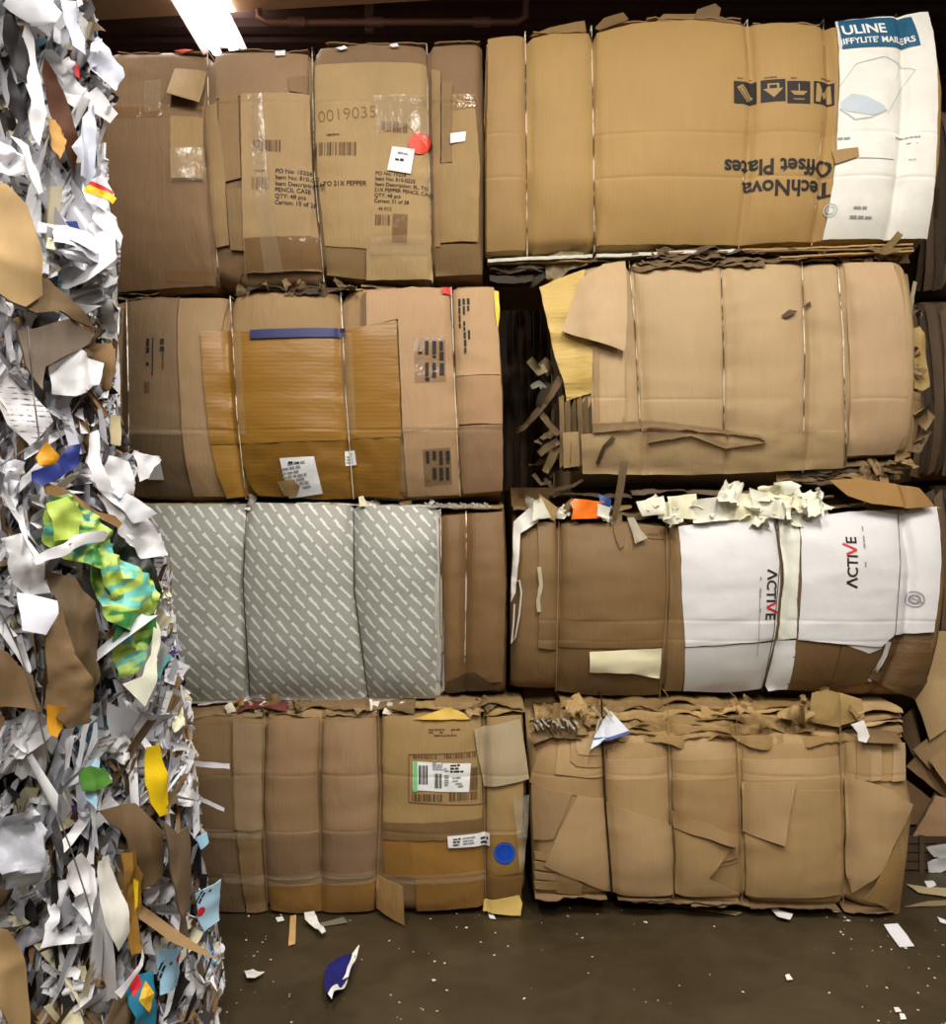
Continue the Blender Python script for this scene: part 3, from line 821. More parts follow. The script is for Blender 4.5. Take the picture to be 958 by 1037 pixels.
s3.ob['label'] = 'tan panel with upside down printing and handling symbols'
# four handling symbols, tan on black squares, upside down
cBi = plain('tan_print', (162, 133, 82), 0.66)
for i in range(4):
    x0 = 743 + i * 27
    w = 23 if i < 3 else 22
    shape(s3, [[(0, 0), (w, 0), (w, -22), (0, -22)]], x0, 82, 1.0, INK, 0, 'handling_symbol')
    ic = {0: [[(3, -6), (9, -3), (20, -16), (14, -20)]], 1: [[(2, -9), (21, -9), (12, -18)], [(6, -9), (6, -4), (8, -4), (8, -9)], [(6, -4), (17, -4), (17, -5.5), (6, -5.5)], [(15, -9), (15, -4), (17, -4), (17, -9)]],
          2: [[(3, -10), (20, -10), (16, -14), (7, -14)], [(11, -3), (12.2, -3), (12.2, -10), (11, -10)], [(6, -17.5), (17, -17.5), (17, -18.5), (6, -18.5)]],
          3: [[(2, -20), (7, -20), (9, -8), (6, -2), (3, -2)], [(20, -20), (15, -20), (13, -8), (16, -2), (19, -2)], [(8, -12), (12, -9), (15, -13), (11, -17)]]}[i]
    shape(s3, ic, x0, 82, 1.0, cBi, 0, 'handling_symbol', off=0.0024)
    if i == 0: shape(s3, stroke([(5.5, -7), (16, -20)], 0.8) + stroke([(8, -5), (18.5, -18)], 0.8), x0, 82, 1.0, INK, 0, 'handling_symbol', off=0.0034)
    smudge(s3, x0 + 4, 80, 18, 2, 1, 30 + i, 0, BROWN_INK)
# white mailer panel print
shape(sw, [[(0, 0), (74, 5), (77, -30), (0, -34)]], 848, 22, 1.0, BLUE_INK, 0, 'blue_band', off=0.003)
PW = plain('white_print', (235, 235, 228), 0.6)
text(sw, 'ULINE', 853, 36, 16, PW, 3, 0.024, off=0.0045); text(sw, "JIFFYLITE' MAILERS", 851, 46, 9.2, PW, 3, 0.02, off=0.0045)
LN = plain('pale_blue_line', (176, 186, 192), 0.6)
shape(sw, stroke([(0, 0), (16, 22), (45, 30), (62, 24), (75, 17), (60, -4), (46, -28)], 0.8) + stroke([(62, 24), (56, 6)], 0.6), 850, 88, 1.0, LN, 0, 'line_drawing')
shape(sw, [[(0, 0), (10, 8), (24, 5), (42, -4), (44, -8), (30, -14), (8, -10), (0, -6)]], 851, 104, 1.0, plain('pale_blue_fill', (188, 198, 206), 0.6), 0, 'line_drawing', off=0.0016)
shape(sw, stroke([(0, -6), (14, -18), (30, -16), (46, -8)], 1.2), 850, 104, 1.0, LN, 0, 'line_drawing', off=0.002)
smudge(sw, 848, 143, 14, 4, 1, 41, -2, GREY_INK); smudge(sw, 907, 141, 26, 3, 1, 42, 0, GREY_INK); smudge(sw, 918, 147, 14, 2, 1, 43, 0, GREY_INK)
shape(sw, stroke([(0, 0), (36, 0)], 0.7), 870, 160, 1.0, GREY_INK, 0, 'line_drawing'); smudge(sw, 912, 165, 18, 3, 1, 44, 0, LN)
smudge(sw, 864, 213, 18, 5, 1, 45, 0, GREY_INK); smudge(sw, 860, 223, 23, 5, 1, 46, 0, GREY_INK)
shape(sw, stroke(circle(0, 0, 6, 16), 1.0, True) + stroke(circle(0, 0, 3.5, 12), 0.8, True), 841, 213, 1.0, LN, 0, 'round_stamp')
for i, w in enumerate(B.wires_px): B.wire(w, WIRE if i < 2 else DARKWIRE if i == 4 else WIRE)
# turned-up flaps along the top
sheet(B, 'cardboard_flap', [(602, 30), (612, 17), (632, 10), (637, 19), (606, 33)], board((132, 98, 58)), 0.0, tilt=(0, -0.4), seed=4)
sheet(B, 'cardboard_flap', [(536, 37), (556, 28), (592, 21), (594, 32), (560, 33)], board((150, 112, 66)), -0.01, seed=5)
sheet(B, 'cardboard_flap', [(702, 20), (706, 10), (724, 4), (730, 9), (728, 17), (754, 26), (720, 22)], board((128, 96, 60)), -0.01, seed=6, wr=0.004, wdir='c')
sheet(B, 'cardboard_flap', [(664, 22), (672, 14), (704, 14), (704, 20)], board((146, 110, 66)), -0.01, seed=7)
for i, (x0, x1, y) in enumerate(((610, 750, 22), (762, 830, 24), (540, 595, 33), (655, 750, 18))):
    edge_layer(B, 'crumpled_edge', x0, x1, y, y, board((164, 124, 74)), 40 + i, -0.005, 0.015, 0.0, deep=0.25)
for i, (x0, x1, y0, y1, c) in enumerate(((494, 600, 262, 257, (226, 214, 190)), (604, 745, 257, 252, (228, 216, 192)), (494, 600, 266, 263, (150, 112, 66)), (750, 925, 252, 246, (190, 148, 90)), (640, 925, 256, 250, (150, 112, 68)), (790, 925, 259, 253, (196, 154, 96)))):
    edge_layer(B, 'sheet_edge', x0, x1, y0, y1, board(c), 50 + i, 0.012 if i != 2 else 0.0, 0.008, 0.002, thick=0.012 if i < 2 else 0.006, amp=0.003, deep=0.12)
sheet(B, 'torn_flap', [(496, 262), (558, 262), (556, 280), (540, 292), (512, 288), (500, 276)], board((66, 52, 38)), -0.06, wr=0.02, wdir='c', seed=3)  # dark flap added as painted shade over the lit underside
for i in range(3):  # edges darken downwards, painting in shade below the bale
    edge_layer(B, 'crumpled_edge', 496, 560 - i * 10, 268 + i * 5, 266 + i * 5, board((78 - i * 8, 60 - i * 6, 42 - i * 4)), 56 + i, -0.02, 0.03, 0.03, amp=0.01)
ribbon(B, 'torn_strip', [(912, 236), (902, 248), (893, 254)], 7, board((196, 160, 100)), 0.03, 0.5, 3)
ribbon(B, 'torn_strip', [(880, 250), (895, 256), (912, 252)], 5, board((170, 132, 80)), 0.03, 0.9, 4)

# -- Cc: second from the top, left column (mustard sheet)
K = Bale(top=[(60, 318), (105, 312), (126, 303), (160, 299), (181, 301), (230, 301), (234, 310), (240, 297), (262, 292), (320, 293), (342, 296), (346, 304), (352, 296), (366, 292), (452, 291), (457, 298), (462, 290), (502, 289)],
         bot=[(60, 506), (128, 504), (200, 508), (244, 505), (252, 502), (330, 507), (355, 505), (405, 507), (462, 503), (508, 498)],
         left=[(60, 312), (60, 506)], right=[(502, 289), (509, 400), (508, 500)],
         wires=[[(128, 304), (130, 400), (131, 505)], [(233, 300), (240, 420), (249, 505)], [(345, 296), (350, 400), (358, 505)], [(457, 291), (461, 400), (466, 502)]],
         zlo=LROW[2], zhi=LROW[3], Y=3.42, seed=3)
bale_thing(K, 'cardboard bale wrapped with a mustard sheet and blue tape, third row of left column')
K.scores = tuple(CAMZ + (CY - y) / F * 3.36 for y in (436,))
K.body('cardboard_body', board((164, 126, 82)), K.root)
p1 = sheet(K, 'cardboard_sheet', [(128, 306), (181, 302), (183, 440), (195, 503), (131, 503)], board((138, 108, 76)), 0.008)
sheet(K, 'cardboard_sheet', [(182, 302), (232, 303), (224, 335), (206, 340), (214, 440), (228, 503), (197, 503), (185, 440)], board((166, 130, 90)), 0.012, lift=[(190, 470, 25, 0.012)])
sheet(K, 'cardboard_sheet', [(70, 315), (127, 312), (129, 420), (130, 503), (70, 503)], board((142, 112, 76)), 0.004)
sheet(K, 'packing_tape', [(131, 431), (184, 436), (205, 437), (205, 441), (131, 439)], CLEAR, 0.018, thick=0, wr=0.003)
sheet(K, 'cardboard_sheet', [(131, 440), (184, 441), (196, 502), (132, 502)], board((116, 90, 62)), 0.011)
smudge(p1, 147.5, 343, 37, 5, 1, 51, -90, INK); smudge(p1, 161, 343, 13, 7, 1, 52, -90)
shape(p1, stroke([(0, 0), (0, -38)], 1.2), 155, 342, 1.0, INK, 0, 'printed_line'); smudge(p1, 163, 356, 22, 4, 1, 53, -90, BROWN_INK)
barcode(p1, 146, 398, 6, 11, 4, 7, 0, BROWN_INK)
sheet(K, 'small_label', [(148, 470), (162, 467), (166, 486), (150, 486)], paper((196, 196, 192)), 0.017, thick=0.0005, torn=0, label='small pale label')
M1 = (160, 110, 38)
mus = board(M1, 'x', 0.42, 0.07, 0.25, 0.45)
ms = sheet(K, 'mustard_sheet', [(203, 336), (238, 334), (240, 337), (348, 331), (350, 335), (401, 324), (404, 380), (406, 442), (362, 444), (340, 446), (213, 450), (208, 400)], mus, 0.024, wr=0.0022, wdir='h', seed=3, label='shiny mustard brown cardboard sheet')
ms2 = sheet(K, 'mustard_sheet', [(240, 447), (362, 443), (405, 442), (404, 500), (410, 505), (372, 503), (330, 506), (262, 502), (252, 490), (246, 470)], board((144, 97, 32), 'x', 0.42, 0.07, 0.3, 0.45), 0.019, wr=0.005, wdir='c', seed=5)
sheet(K, 'mustard_flap', [(213, 451), (240, 450), (246, 475), (252, 502), (230, 505), (220, 480)], board((166, 116, 42), 'x', 0.42, 0.07, 0.22, 0.45), 0.027, tilt=(0, -0.05), label='mustard flap at the lower left')
for i, (x0, x1) in enumerate(((236, 244), (344, 356))):
    sheet(K, 'packing_tape', [(x0, 337), (x1, 337), (x1 + 5, 440), (x0 + 6, 440)], CLEAR, 0.033, thick=0, wr=0.003, wdir='c')
sheet(K, 'blue_tape', [(253, 334), (349, 332), (350, 341), (253, 343)], plain('navy_tape', (44, 50, 96), 0.5), 0.0335, thick=0.0005, torn=0.0005, label='dark blue tape strip')
lb = sheet(K, 'shipping_label', [(283, 464), (318, 462), (327, 500), (293, 505)], paper(WHITE), 0.028, thick=0.0005, wr=0.002, wdir='c', torn=0, label='white shipping label')
smudge(lb, 290, 498, 30, 28, 7, 61, 8, GREY_INK); smudge(lb, 287, 471, 26, 4, 1, 62, 2)
lb = sheet(K, 'small_label', [(349, 457), (359, 456), (361, 471), (350, 472)], paper(WHITE), 0.028, thick=0.0005, torn=0, label='small white label')
smudge(lb, 351, 470, 7, 11, 4, 63, 0, GREY_INK)
sheet(K, 'torn_flap', [(281, 488), (296, 485), (304, 492), (300, 503), (288, 502)], board((176, 140, 92)), 0.036, wr=0.012, wdir='c', label='torn cardboard curl')
sheet(K, 'cardboard_flap', [(366, 300), (371, 294), (371, 330), (366, 331)], board((120, 88, 56)), 0.012)
p2 = sheet(K, 'cardboard_sheet', [(368, 294), (455, 292), (461, 400), (465, 433), (408, 437), (403, 323), (370, 330)], board((192, 148, 106), 'z', 0.7, 0.06), 0.010)
sheet(K, 'cardboard_sheet', [(408, 438), (463, 433), (467, 501), (413, 503)], board((172, 132, 92)), 0.013)
p3 = sheet(K, 'cardboard_sheet', [(459, 294), (500, 291), (505, 340), (507, 379), (462, 381)], board((198, 154, 108), 'z', 0.7, 0.06), 0.012)
sheet(K, 'cardboard_sheet', [(462, 382), (507, 380), (509, 429), (464, 430)], board((184, 140, 98)), 0.010)
sheet(K, 'cardboard_flap', [(464, 432), (509, 430), (509, 497), (469, 500)], board((156, 116, 82)), 0.015, lift=[(480, 432, 20, 0.006)])
sheet(K, 'packing_tape', [(380, 434), (464, 428), (464, 433), (408, 439)], CLEAR, 0.017, thick=0, wr=0.002)
g1 = sheet(K, 'packing_tape', [(419, 342), (451, 341), (452, 387), (420, 388)], tape_mat((110, 84, 60), 0.25), 0.0125, thick=0, torn=0)
for j in range(2): smudge(g1, 422, 345 + j * 22, 19, 28, 4, 70 + j, -90, INK)
g2 = sheet(K, 'packing_tape', [(428, 455), (456, 453), (458, 490), (430, 493)], tape_mat((90, 70, 50), 0.35), 0.0155, thick=0, torn=0)
for j in range(2): smudge(g2, 430, 457 + j * 17, 15, 26, 4, 75 + j, -88, INK)
smudge(p3, 463, 303, 58, 13, 3, 80, -88, INK)
sheet(K, 'plastic_scrap', [(447, 291), (457, 291), (457, 299), (448, 297)], plain('red_film', (206, 72, 60), 0.4), 0.02, thick=0.001, label='red plastic corner')
sheet(K, 'plastic_scrap', [(500, 294), (505, 295), (506, 320), (504, 334), (502, 318)], plain('yellow_film', (206, 186, 40), 0.4), 0.018, thick=0.001, label='yellow plastic edge')
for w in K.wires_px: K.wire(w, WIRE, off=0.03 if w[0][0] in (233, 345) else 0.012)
for i, (x0, x1, y, c) in enumerate(((120, 180, 300, (120, 92, 62)), (240, 340, 293, (150, 116, 76)), (350, 450, 291, (188, 150, 104)), (300, 355, 290, (96, 74, 50)), (366, 400, 288, (196, 160, 110)), (100, 160, 296, (130, 102, 70)))):
    edge_layer(K, 'crumpled_edge', x0, x1, y, y, board(c), 60 + i, 0.0, 0.03, 0.02)
edge_layer(K, 'crumpled_edge', 250, 325, 289, 291, board((70, 54, 38)), 67, 0.03, 0.03, 0.05, amp=0.02)

# -- D: second from the top, right column
D = Bale(top=[(556, 292), (580, 274), (632, 264), (637, 272), (642, 264), (728, 264), (731, 268), (735, 264), (808, 263), (812, 267), (846, 264), (849, 268), (853, 263), (905, 263), (919, 270)],
         bot=[(562, 470), (590, 478), (648, 479), (652, 476), (700, 481), (732, 479), (780, 478), (855, 474), (860, 464), (921, 460)],
         left=[(580, 284), (582, 400), (584, 478)], right=[(917, 266), (922, 340), (920, 462)],
         wires=[[(637, 264), (643, 330), (651, 480)], [(730, 264), (733, 360), (733, 480)], [(812, 264), (815, 360), (813, 478)], [(848, 264), (854, 340), (857, 470)]],
         zlo=RROW[2], zhi=RROW[3], Y=3.42, seed=4, A=0.035, B=0.06, rough=0.006)
bale_thing(D, 'smooth tan cardboard bale with a yellow padded corner and shreds at its left')
D.scores = tuple(CAMZ + (CY - y) / F * 3.34 for y in (404,))
D.body('cardboard_body', board((196, 158, 112), 'z', 0.65, 0.07, 0.2), D.root)
cD = board((198, 160, 114), 'z', 0.65, 0.06, 0.2)
sheet(D, 'cardboard_sheet', [(640, 268), (728, 267), (731, 360), (731, 440), (651, 440), (645, 330)], cD, 0.003)
sheet(D, 'cardboard_sheet', [(853, 267), (904, 266), (914, 300), (916, 440), (906, 460), (857, 462)], board((198, 158, 116), 'z', 0.65, 0.06, 0.2), 0.006)
for i in range(3):
    sheet(D, 'cardboard_sheet', [(906 + i * 4, 268 + i * 4), (911 + i * 4, 270 + i * 4), (916 + i * 3, 330), (913 + i * 3, 455), (908 + i * 3, 456), (910 + i * 3, 330)], board((176 - i * 14, 136 - i * 12, 88 - i * 8)), 0.004 - i * 0.01, seed=i)
yl = sheet(D, 'padded_sheet', [(546, 291), (566, 282), (592, 273), (588, 300), (600, 345), (599, 398), (585, 402), (574, 406), (570, 384), (562, 362), (555, 330)], board((222, 178, 98), 'x', 0.55, 0.06, 0.6), 0.012, wr=0.009, wdir='h', seed=8, thick=0.008, label='yellow padded paper corner')
sheet(D, 'cardboard_sheet', [(597, 348), (632, 350), (633, 420), (628, 432), (600, 432)], board((198, 160, 114)), 0.014)
sheet(D, 'cardboard_sheet', [(600, 348), (606, 348), (607, 432), (602, 432)], board((176, 138, 94)), 0.020)
sheet(D, 'cardboard_flap', [(588, 282), (612, 266), (634, 263), (635, 320), (632, 357), (600, 346), (569, 336), (578, 308)], board((204, 166, 120), 'z', 0.65, 0.05, 0.2), 0.030, tilt=(0, -0.10), lift=[(600, 346, 25, 0.008)], label='tilted cardboard flap')
fl = sheet(D, 'cardboard_flap', [(588, 440), (640, 437), (700, 438), (760, 438), (853, 436), (854, 474), (780, 478), (700, 481), (590, 480)], board((196, 158, 110), 'z', 0.65, 0.06, 0.3), 0.016, wr=0.004, wdir='h', seed=2, lift=[(600, 460, 20, 0.01)], label='bottom flap')
for i, (x0, x1) in enumerate(((600, 760), (640, 700))):
    ribbon(D, 'torn_strip', [(x0, 434 + i * 2), (x0 + 60, 429 + i * 3), (x0 + 110, 434 + i * 2), (x1 + 10, 442), (x1 + 16, 447)] if i == 0 else [(655, 444), (700, 438), (735, 452), (776, 447)], 9, board((190, 152, 106)), 0.028, 0.6, 12 + i, taper=True)
ribbon(D, 'torn_strip', [(605, 470), (612, 452), (622, 443)], 4, board((110, 84, 58)), 0.03, 0.4, 15)
for x, y, a in ((800, 317, 0), (816, 309, 1)):
    sheet(D, 'torn_mark', [(x - 9, y + 3), (x - 2, y - 3), (x + 8, y - 2), (x + 3, y + 1), (x - 4, y + 5)] if a == 0 else [(x - 4, y + 3), (x + 4, y - 4), (x + 5, y + 1)], board((96, 70, 48)), 0.008, thick=0.001, lift=[(x, y, 6, 0.01)])
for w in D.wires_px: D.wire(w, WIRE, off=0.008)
for i in range(6):
    edge_layer(D, 'crumpled_edge', 640 + i * 5, 735 + (i % 3) * 40, 268 - i * 3.4, 266 - i * 3.0, board((128 - i * 6, 98 - i * 5, 64 - i * 3)), 90 + i, 0.03, 0.045, 0.03, amp=0.018, thick=0.003)
for i, (x0, x1, y) in enumerate(((740, 850, 262), (850, 910, 262), (780, 905, 258), (590, 640, 262))):
    edge_layer(D, 'crumpled_edge', x0, x1, y, y, board((166, 128, 84)), 100 + i, 0.0, 0.03, 0.01, amp=0.01)
sheet(D, 'paper_wad', [(552, 262), (566, 256), (590, 258), (594, 270), (575, 276), (560, 290), (552, 284)], board((138, 116, 84)), -0.02, wr=0.03, wdir='c', seed=9, label='grey-brown paper wad')
for i in range(7):  # dark sheets over the lit end, painting in the gap's shade
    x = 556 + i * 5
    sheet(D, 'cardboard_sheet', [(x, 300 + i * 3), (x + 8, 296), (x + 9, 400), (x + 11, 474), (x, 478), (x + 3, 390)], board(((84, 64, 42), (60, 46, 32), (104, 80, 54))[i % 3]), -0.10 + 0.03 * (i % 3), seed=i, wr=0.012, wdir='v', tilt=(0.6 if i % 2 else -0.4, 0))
for i in range(5):
    edge_layer(D, 'crumpled_edge', 770 + i * 8, 918 - i * 3, 470 + i * 4, 466 + i * 5, board(((120, 92, 60), (84, 64, 44), (150, 116, 76))[i % 3]), 260 + i, -0.01, 0.03, 0.04, amp=0.012)
# left end: stacked edges, torn strips in the dark gap
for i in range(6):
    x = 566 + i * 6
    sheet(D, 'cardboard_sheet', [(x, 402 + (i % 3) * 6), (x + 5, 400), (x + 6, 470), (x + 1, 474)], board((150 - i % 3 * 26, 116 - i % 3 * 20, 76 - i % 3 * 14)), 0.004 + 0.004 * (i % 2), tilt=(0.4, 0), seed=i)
sheet(D, 'cardboard_flap', [(570, 438), (586, 437), (587, 472), (571, 474)], board((190, 152, 104)), 0.012)
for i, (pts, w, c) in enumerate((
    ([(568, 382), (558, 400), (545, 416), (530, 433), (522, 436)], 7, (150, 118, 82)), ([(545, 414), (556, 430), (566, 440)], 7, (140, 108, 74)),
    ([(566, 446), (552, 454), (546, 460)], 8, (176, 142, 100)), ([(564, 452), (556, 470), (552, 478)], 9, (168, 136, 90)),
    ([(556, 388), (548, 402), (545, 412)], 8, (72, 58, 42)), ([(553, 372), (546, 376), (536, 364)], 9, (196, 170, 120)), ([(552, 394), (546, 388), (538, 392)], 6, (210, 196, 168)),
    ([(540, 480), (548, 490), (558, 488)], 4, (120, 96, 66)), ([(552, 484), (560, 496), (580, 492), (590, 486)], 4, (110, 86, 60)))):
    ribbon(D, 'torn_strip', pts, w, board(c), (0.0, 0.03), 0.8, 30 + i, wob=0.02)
ribbon(D, 'torn_strip', [(927, 285), (924, 300), (921, 330)], 4, board((210, 184, 140)), (-0.02, -0.03), 0.2, 41)
sheet(D, 'folded_sheet', [(922, 334), (930, 331), (937, 345), (940, 392), (934, 396), (924, 394)], board((176, 142, 84)), -0.06, wr=0.02, wdir='v', seed=4)
for i in range(4):
    sheet(D, 'cardboard_sheet', [(920 + i * 2, 396), (926 + i * 3, 398), (921 + i * 3, 462 - i * 4), (905 + i * 4, 468)], board((170 - i * 20, 132 - i * 18, 86 - i * 12)), -0.02 - i * 0.02, seed=i, wr=0.01, wdir='v')

# -- E: second from the floor, left column (grey dashed paper)
E = Bale(top=[(60, 514), (140, 513), (180, 511), (245, 512), (250, 522), (256, 510), (352, 512), (358, 522), (364, 512), (440, 514), (446, 520), (470, 518), (512, 516)],
         bot=[(60, 706), (180, 706), (245, 706), (252, 696), (258, 704), (365, 706), (372, 698), (378, 706), (440, 706), (470, 700), (511, 702)],
         left=[(60, 512), (60, 706)], right=[(511, 516), (514, 600), (512, 702)],
         wires=[[(250, 512), (246, 590), (253, 704)], [(358, 513), (359, 600), (373, 706)], [(446, 516), (447, 600), (447, 700)], [(472, 518), (472, 600), (470, 700)]],
         zlo=LROW[1], zhi=LROW[2], Y=3.42, seed=5, A=0.045, B=0.05, crease=0.003)
bale_thing(E, 'bale faced with grey paper printed in white diagonal dashes', 'paper_bale')
E.body('cardboard_body', board((126, 92, 58)), E.root)
DASH = dash_mat()
for i in range(3):
    sheet(E, 'white_sheet', [(180, 516), (442 + i * 2, 516), (445 + i * 2, 600), (446 + i * 2, 704 - i * 2), (366, 712 - i), (180, 712)], paper((205, 204, 196)), 0.006 - i * 0.003, seed=i)
sheet(E, 'dashed_paper', [(70, 514), (140, 513), (248, 510), (252, 514), (257, 509), (354, 511), (359, 515), (364, 512), (441, 514), (444, 600), (441, 707), (372, 704), (365, 709), (256, 707), (252, 700), (245, 708), (70, 708)], DASH, 0.012, thick=0.002, wr=0.003, wdir='v', seed=2, torn=0.001, label='grey paper with white diagonal dashes')
sheet(E, 'cardboard_sheet', [(450, 522), (509, 518), (512, 600), (509, 690), (452, 696), (449, 600)], board((132, 96, 58), 'z', 0.6, 0.1, 0.4), 0.010, wr=0.003, wdir='h', seed=6)
sheet(E, 'cardboard_flap', [(452, 690), (480, 680), (505, 698), (452, 702)], board((92, 66, 40)), 0.018)
ribbon(E, 'torn_edge', [(443, 580), (441, 620), (446, 660), (444, 690)], 4, paper((215, 214, 206)), 0.018, 0.4, 6)
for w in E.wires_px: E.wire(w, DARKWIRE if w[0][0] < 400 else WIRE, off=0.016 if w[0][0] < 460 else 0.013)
for i, (x0, x1, y0, y1, c) in enumerate(((200, 250, 712, 708, (210, 208, 200)), (280, 368, 711, 712, (208, 206, 198)), (330, 440, 714, 716, (214, 212, 204)), (250, 340, 511, 509, (170, 136, 92)), (360, 445, 511, 512, (190, 186, 176)), (300, 380, 508, 510, (215, 210, 198)), (445, 510, 513, 512, (150, 116, 72)), (140, 240, 510, 509, (190, 164, 124)))):
    edge_layer(E, 'sheet_edge', x0, x1, y0, y1, paper(c) if min(c) > 150 else board(c), 110 + i, 0.01, 0.015, 0.01, amp=0.006, thick=0.003, deep=0.12)
for i in range(16):
    x = 430 + i * 4
    ribbon(E, 'shredded_strip', [(x, 509 + (i % 3)), (x + 5, 513), (x + 8, 510 + (i % 2) * 3)], 2.2, paper((200, 196, 184)), 0.03, 1.0, 60 + i)
sheet(E, 'paper_tag', [(363, 503), (368, 502), (372, 512), (364, 513)], paper((236, 226, 190)), 0.03, thick=0.001)

# -- Fb: second from the floor, right column (white sportswear cartons)
P = Bale(top=[(518, 532), (560, 528), (564, 536), (570, 527), (640, 528), (672, 530), (676, 538), (682, 528), (695, 528), (780, 522), (785, 530), (800, 527), (860, 520), (904, 518), (908, 526), (914, 517), (948, 515)],
         bot=[(517, 696), (560, 698), (600, 704), (664, 705), (670, 698), (692, 701), (768, 698), (776, 694), (790, 699), (870, 704), (936, 704)],
         left=[(520, 530), (516, 600), (517, 700)], right=[(949, 514), (952, 590), (946, 640), (936, 705)],
         wires=[[(566, 528), (565, 600), (563, 700)], [(675, 530), (676, 600), (668, 705)], [(784, 522), (790, 570), (784, 640), (772, 700)], [(909, 516), (912, 570), (907, 640), (884, 700)]],
         zlo=RROW[1], zhi=RROW[2], Y=3.41, seed=6, A=0.04, B=0.055)
bale_thing(P, 'mixed bale of brown board and white ACTIVE cartons, second row of right column')
P.scores = tuple(CAMZ + (CY - y) / F * 3.34 for y in (628, 648))
P.body('cardboard_body', board((134, 100, 60)), P.root)
b1_ = board((136, 102, 64), 'z', 0.62, 0.1, 0.3)
sheet(P, 'cardboard_sheet', [(527, 530), (563, 528), (566, 600), (563, 658), (545, 656), (546, 600), (544, 530)], b1_, 0.010)
sheet(P, 'cardboard_sheet', [(568, 530), (640, 530), (673, 533), (674, 600), (671, 655), (566, 655)], board((132, 98, 58), 'z', 0.6, 0.08, 0.3), 0.007, wr=0.002)
sheet(P, 'cardboard_sheet', [(566, 628), (672, 630), (669, 703), (600, 704), (564, 699)], board((122, 90, 54), 'z', 0.6, 0.08, 0.3), 0.004)
sheet(P, 'cardboard_sheet', [(678, 530), (695, 528), (693, 600), (690, 700), (672, 700), (677, 620)], board((142, 106, 66)), 0.008)
t_ = P.root
sheet(P, 'paper_sheet', [(597, 660), (636, 658), (670, 656), (668, 687), (640, 682), (597, 681)], paper((232, 224, 186)), 0.014, thick=0.001, wr=0.008, wdir='h', seed=3, label='cream paper sheet')
ribbon(P, 'torn_edge', [(546, 574), (548, 592), (545, 608), (546, 620)], 4, paper((225, 214, 180)), 0.02, 0.3, 4)
bm = bmesh.new(); bm_tube(bm, [P.pos(*P.pix(x, y, 0.015), 0.015) for x, y in ((518, 590), (526, 588), (528, 600), (526, 622), (522, 645), (518, 652), (520, 632), (521, 612))], 0.0035, 6)
link('string', bm, paper((205, 200, 188)), P.root)
cW = paper((212, 211, 211), 0.5, 0.15, 0.03); cW2 = paper((198, 197, 193), 0.5, 0.2, 0.04)
q1 = sheet(P, 'white_carton_panel', [(687, 533), (735, 527), (782, 522), (788, 555), (790, 590), (784, 648), (740, 652), (694, 655), (691, 610)], cW, 0.014, wr=0.002, wdir='h', label='white carton panel with ACTIVE reading down')
sheet(P, 'white_carton_panel', [(694, 656), (740, 653), (784, 650), (771, 697), (740, 701), (692, 700)], cW2, 0.010)
sheet(P, 'white_carton_panel', [(788, 524), (808, 525), (807, 600), (806, 646), (787, 648), (793, 590)], paper((214, 214, 200), 0.5, 0.4, 0.05), 0.008, wr=0.006, wdir='c')
sheet(P, 'white_carton_panel', [(786, 649), (806, 648), (797, 698), (778, 700), (775, 694)], cW2, 0.009, wr=0.003)
q2 = sheet(P, 'white_carton_panel', [(809, 524), (860, 518), (908, 516), (949, 513), (952, 590), (946, 640), (906, 643), (893, 655), (850, 652), (808, 648)], cW, 0.018, wr=0.002, wdir='h', seed=5, label='white carton panel with ACTIVE reading up')
sheet(P, 'white_flap', [(850, 650), (896, 645), (893, 657), (880, 662)], paper((200, 198, 194)), 0.014)
br = board((104, 74, 42), 'x', 0.6, 0.08, 0.4)
sheet(P, 'cardboard_sheet', [(806, 648), (852, 650), (838, 697), (795, 699)], board((112, 80, 46), 'z', 0.6), 0.010)
sheet(P, 'cardboard_flap', [(853, 653), (893, 658), (882, 690), (839, 697)], board((108, 76, 44), 'z', 0.6), 0.012)
sheet(P, 'cardboard_flap', [(903, 644), (944, 641), (938, 690), (926, 708), (905, 700), (880, 686), (892, 664)], br, 0.018, wr=0.005, wdir='h', tilt=(0, -0.1), label='creased dark brown flap')
ribbon(P, 'torn_edge', [(900, 650), (896, 664), (888, 678), (880, 690)], 5, paper((225, 222, 215)), 0.022, 0.4, 8)
# ACTIVE lettering: barless A, red V
def active(sh, px, py, rot, size):
    k = 0.0
    t = text_bm('CTI', 0.02); t2 = text_bm('E', 0.02)
    bmA = bmesh.new()
    for p in stroke([(0.0, 0.0), (0.31, 0.72), (0.62, 0.0)], 0.15): bmA.faces.new([bmA.verts.new((x, y, 0)) for x, y in p])
    w1 = max(v.co.x for v in t.verts)
    for v in t.verts: v.co.x += 0.66
    x = 0.66 + w1 + 0.05
    bmV = bmesh.new()
    for p in stroke([(x, 0.72), (x + 0.31, 0.02), (x + 0.70, 0.95)], 0.15): bmV.faces.new([bmV.verts.new((a, c, 0)) for a, c in p])
    for v in t2.verts: v.co.x += x + 0.68
    for b_, m_ in ((bmA, INK), (t, INK), (bmV, RED_INK), (t2, INK)):
        on_sheet(sh, 'printed_letters', b_, m_, px, py, rot, size / 263.0)
active(q1, 777, 577, -92, 14.5)
active(q2, 868, 595, 88, 14.5)
smudge(q1, 769, 584, 52, 3, 1, 91, -92, GREY_INK); smudge(q2, 878, 574, 50, 3, 1, 92, 88, GREY_INK)
shape(q1, stroke([(0, 0), (0, -65)], 0.8), 769, 598, 1.0, GREY_INK, 0, 'printed_line')
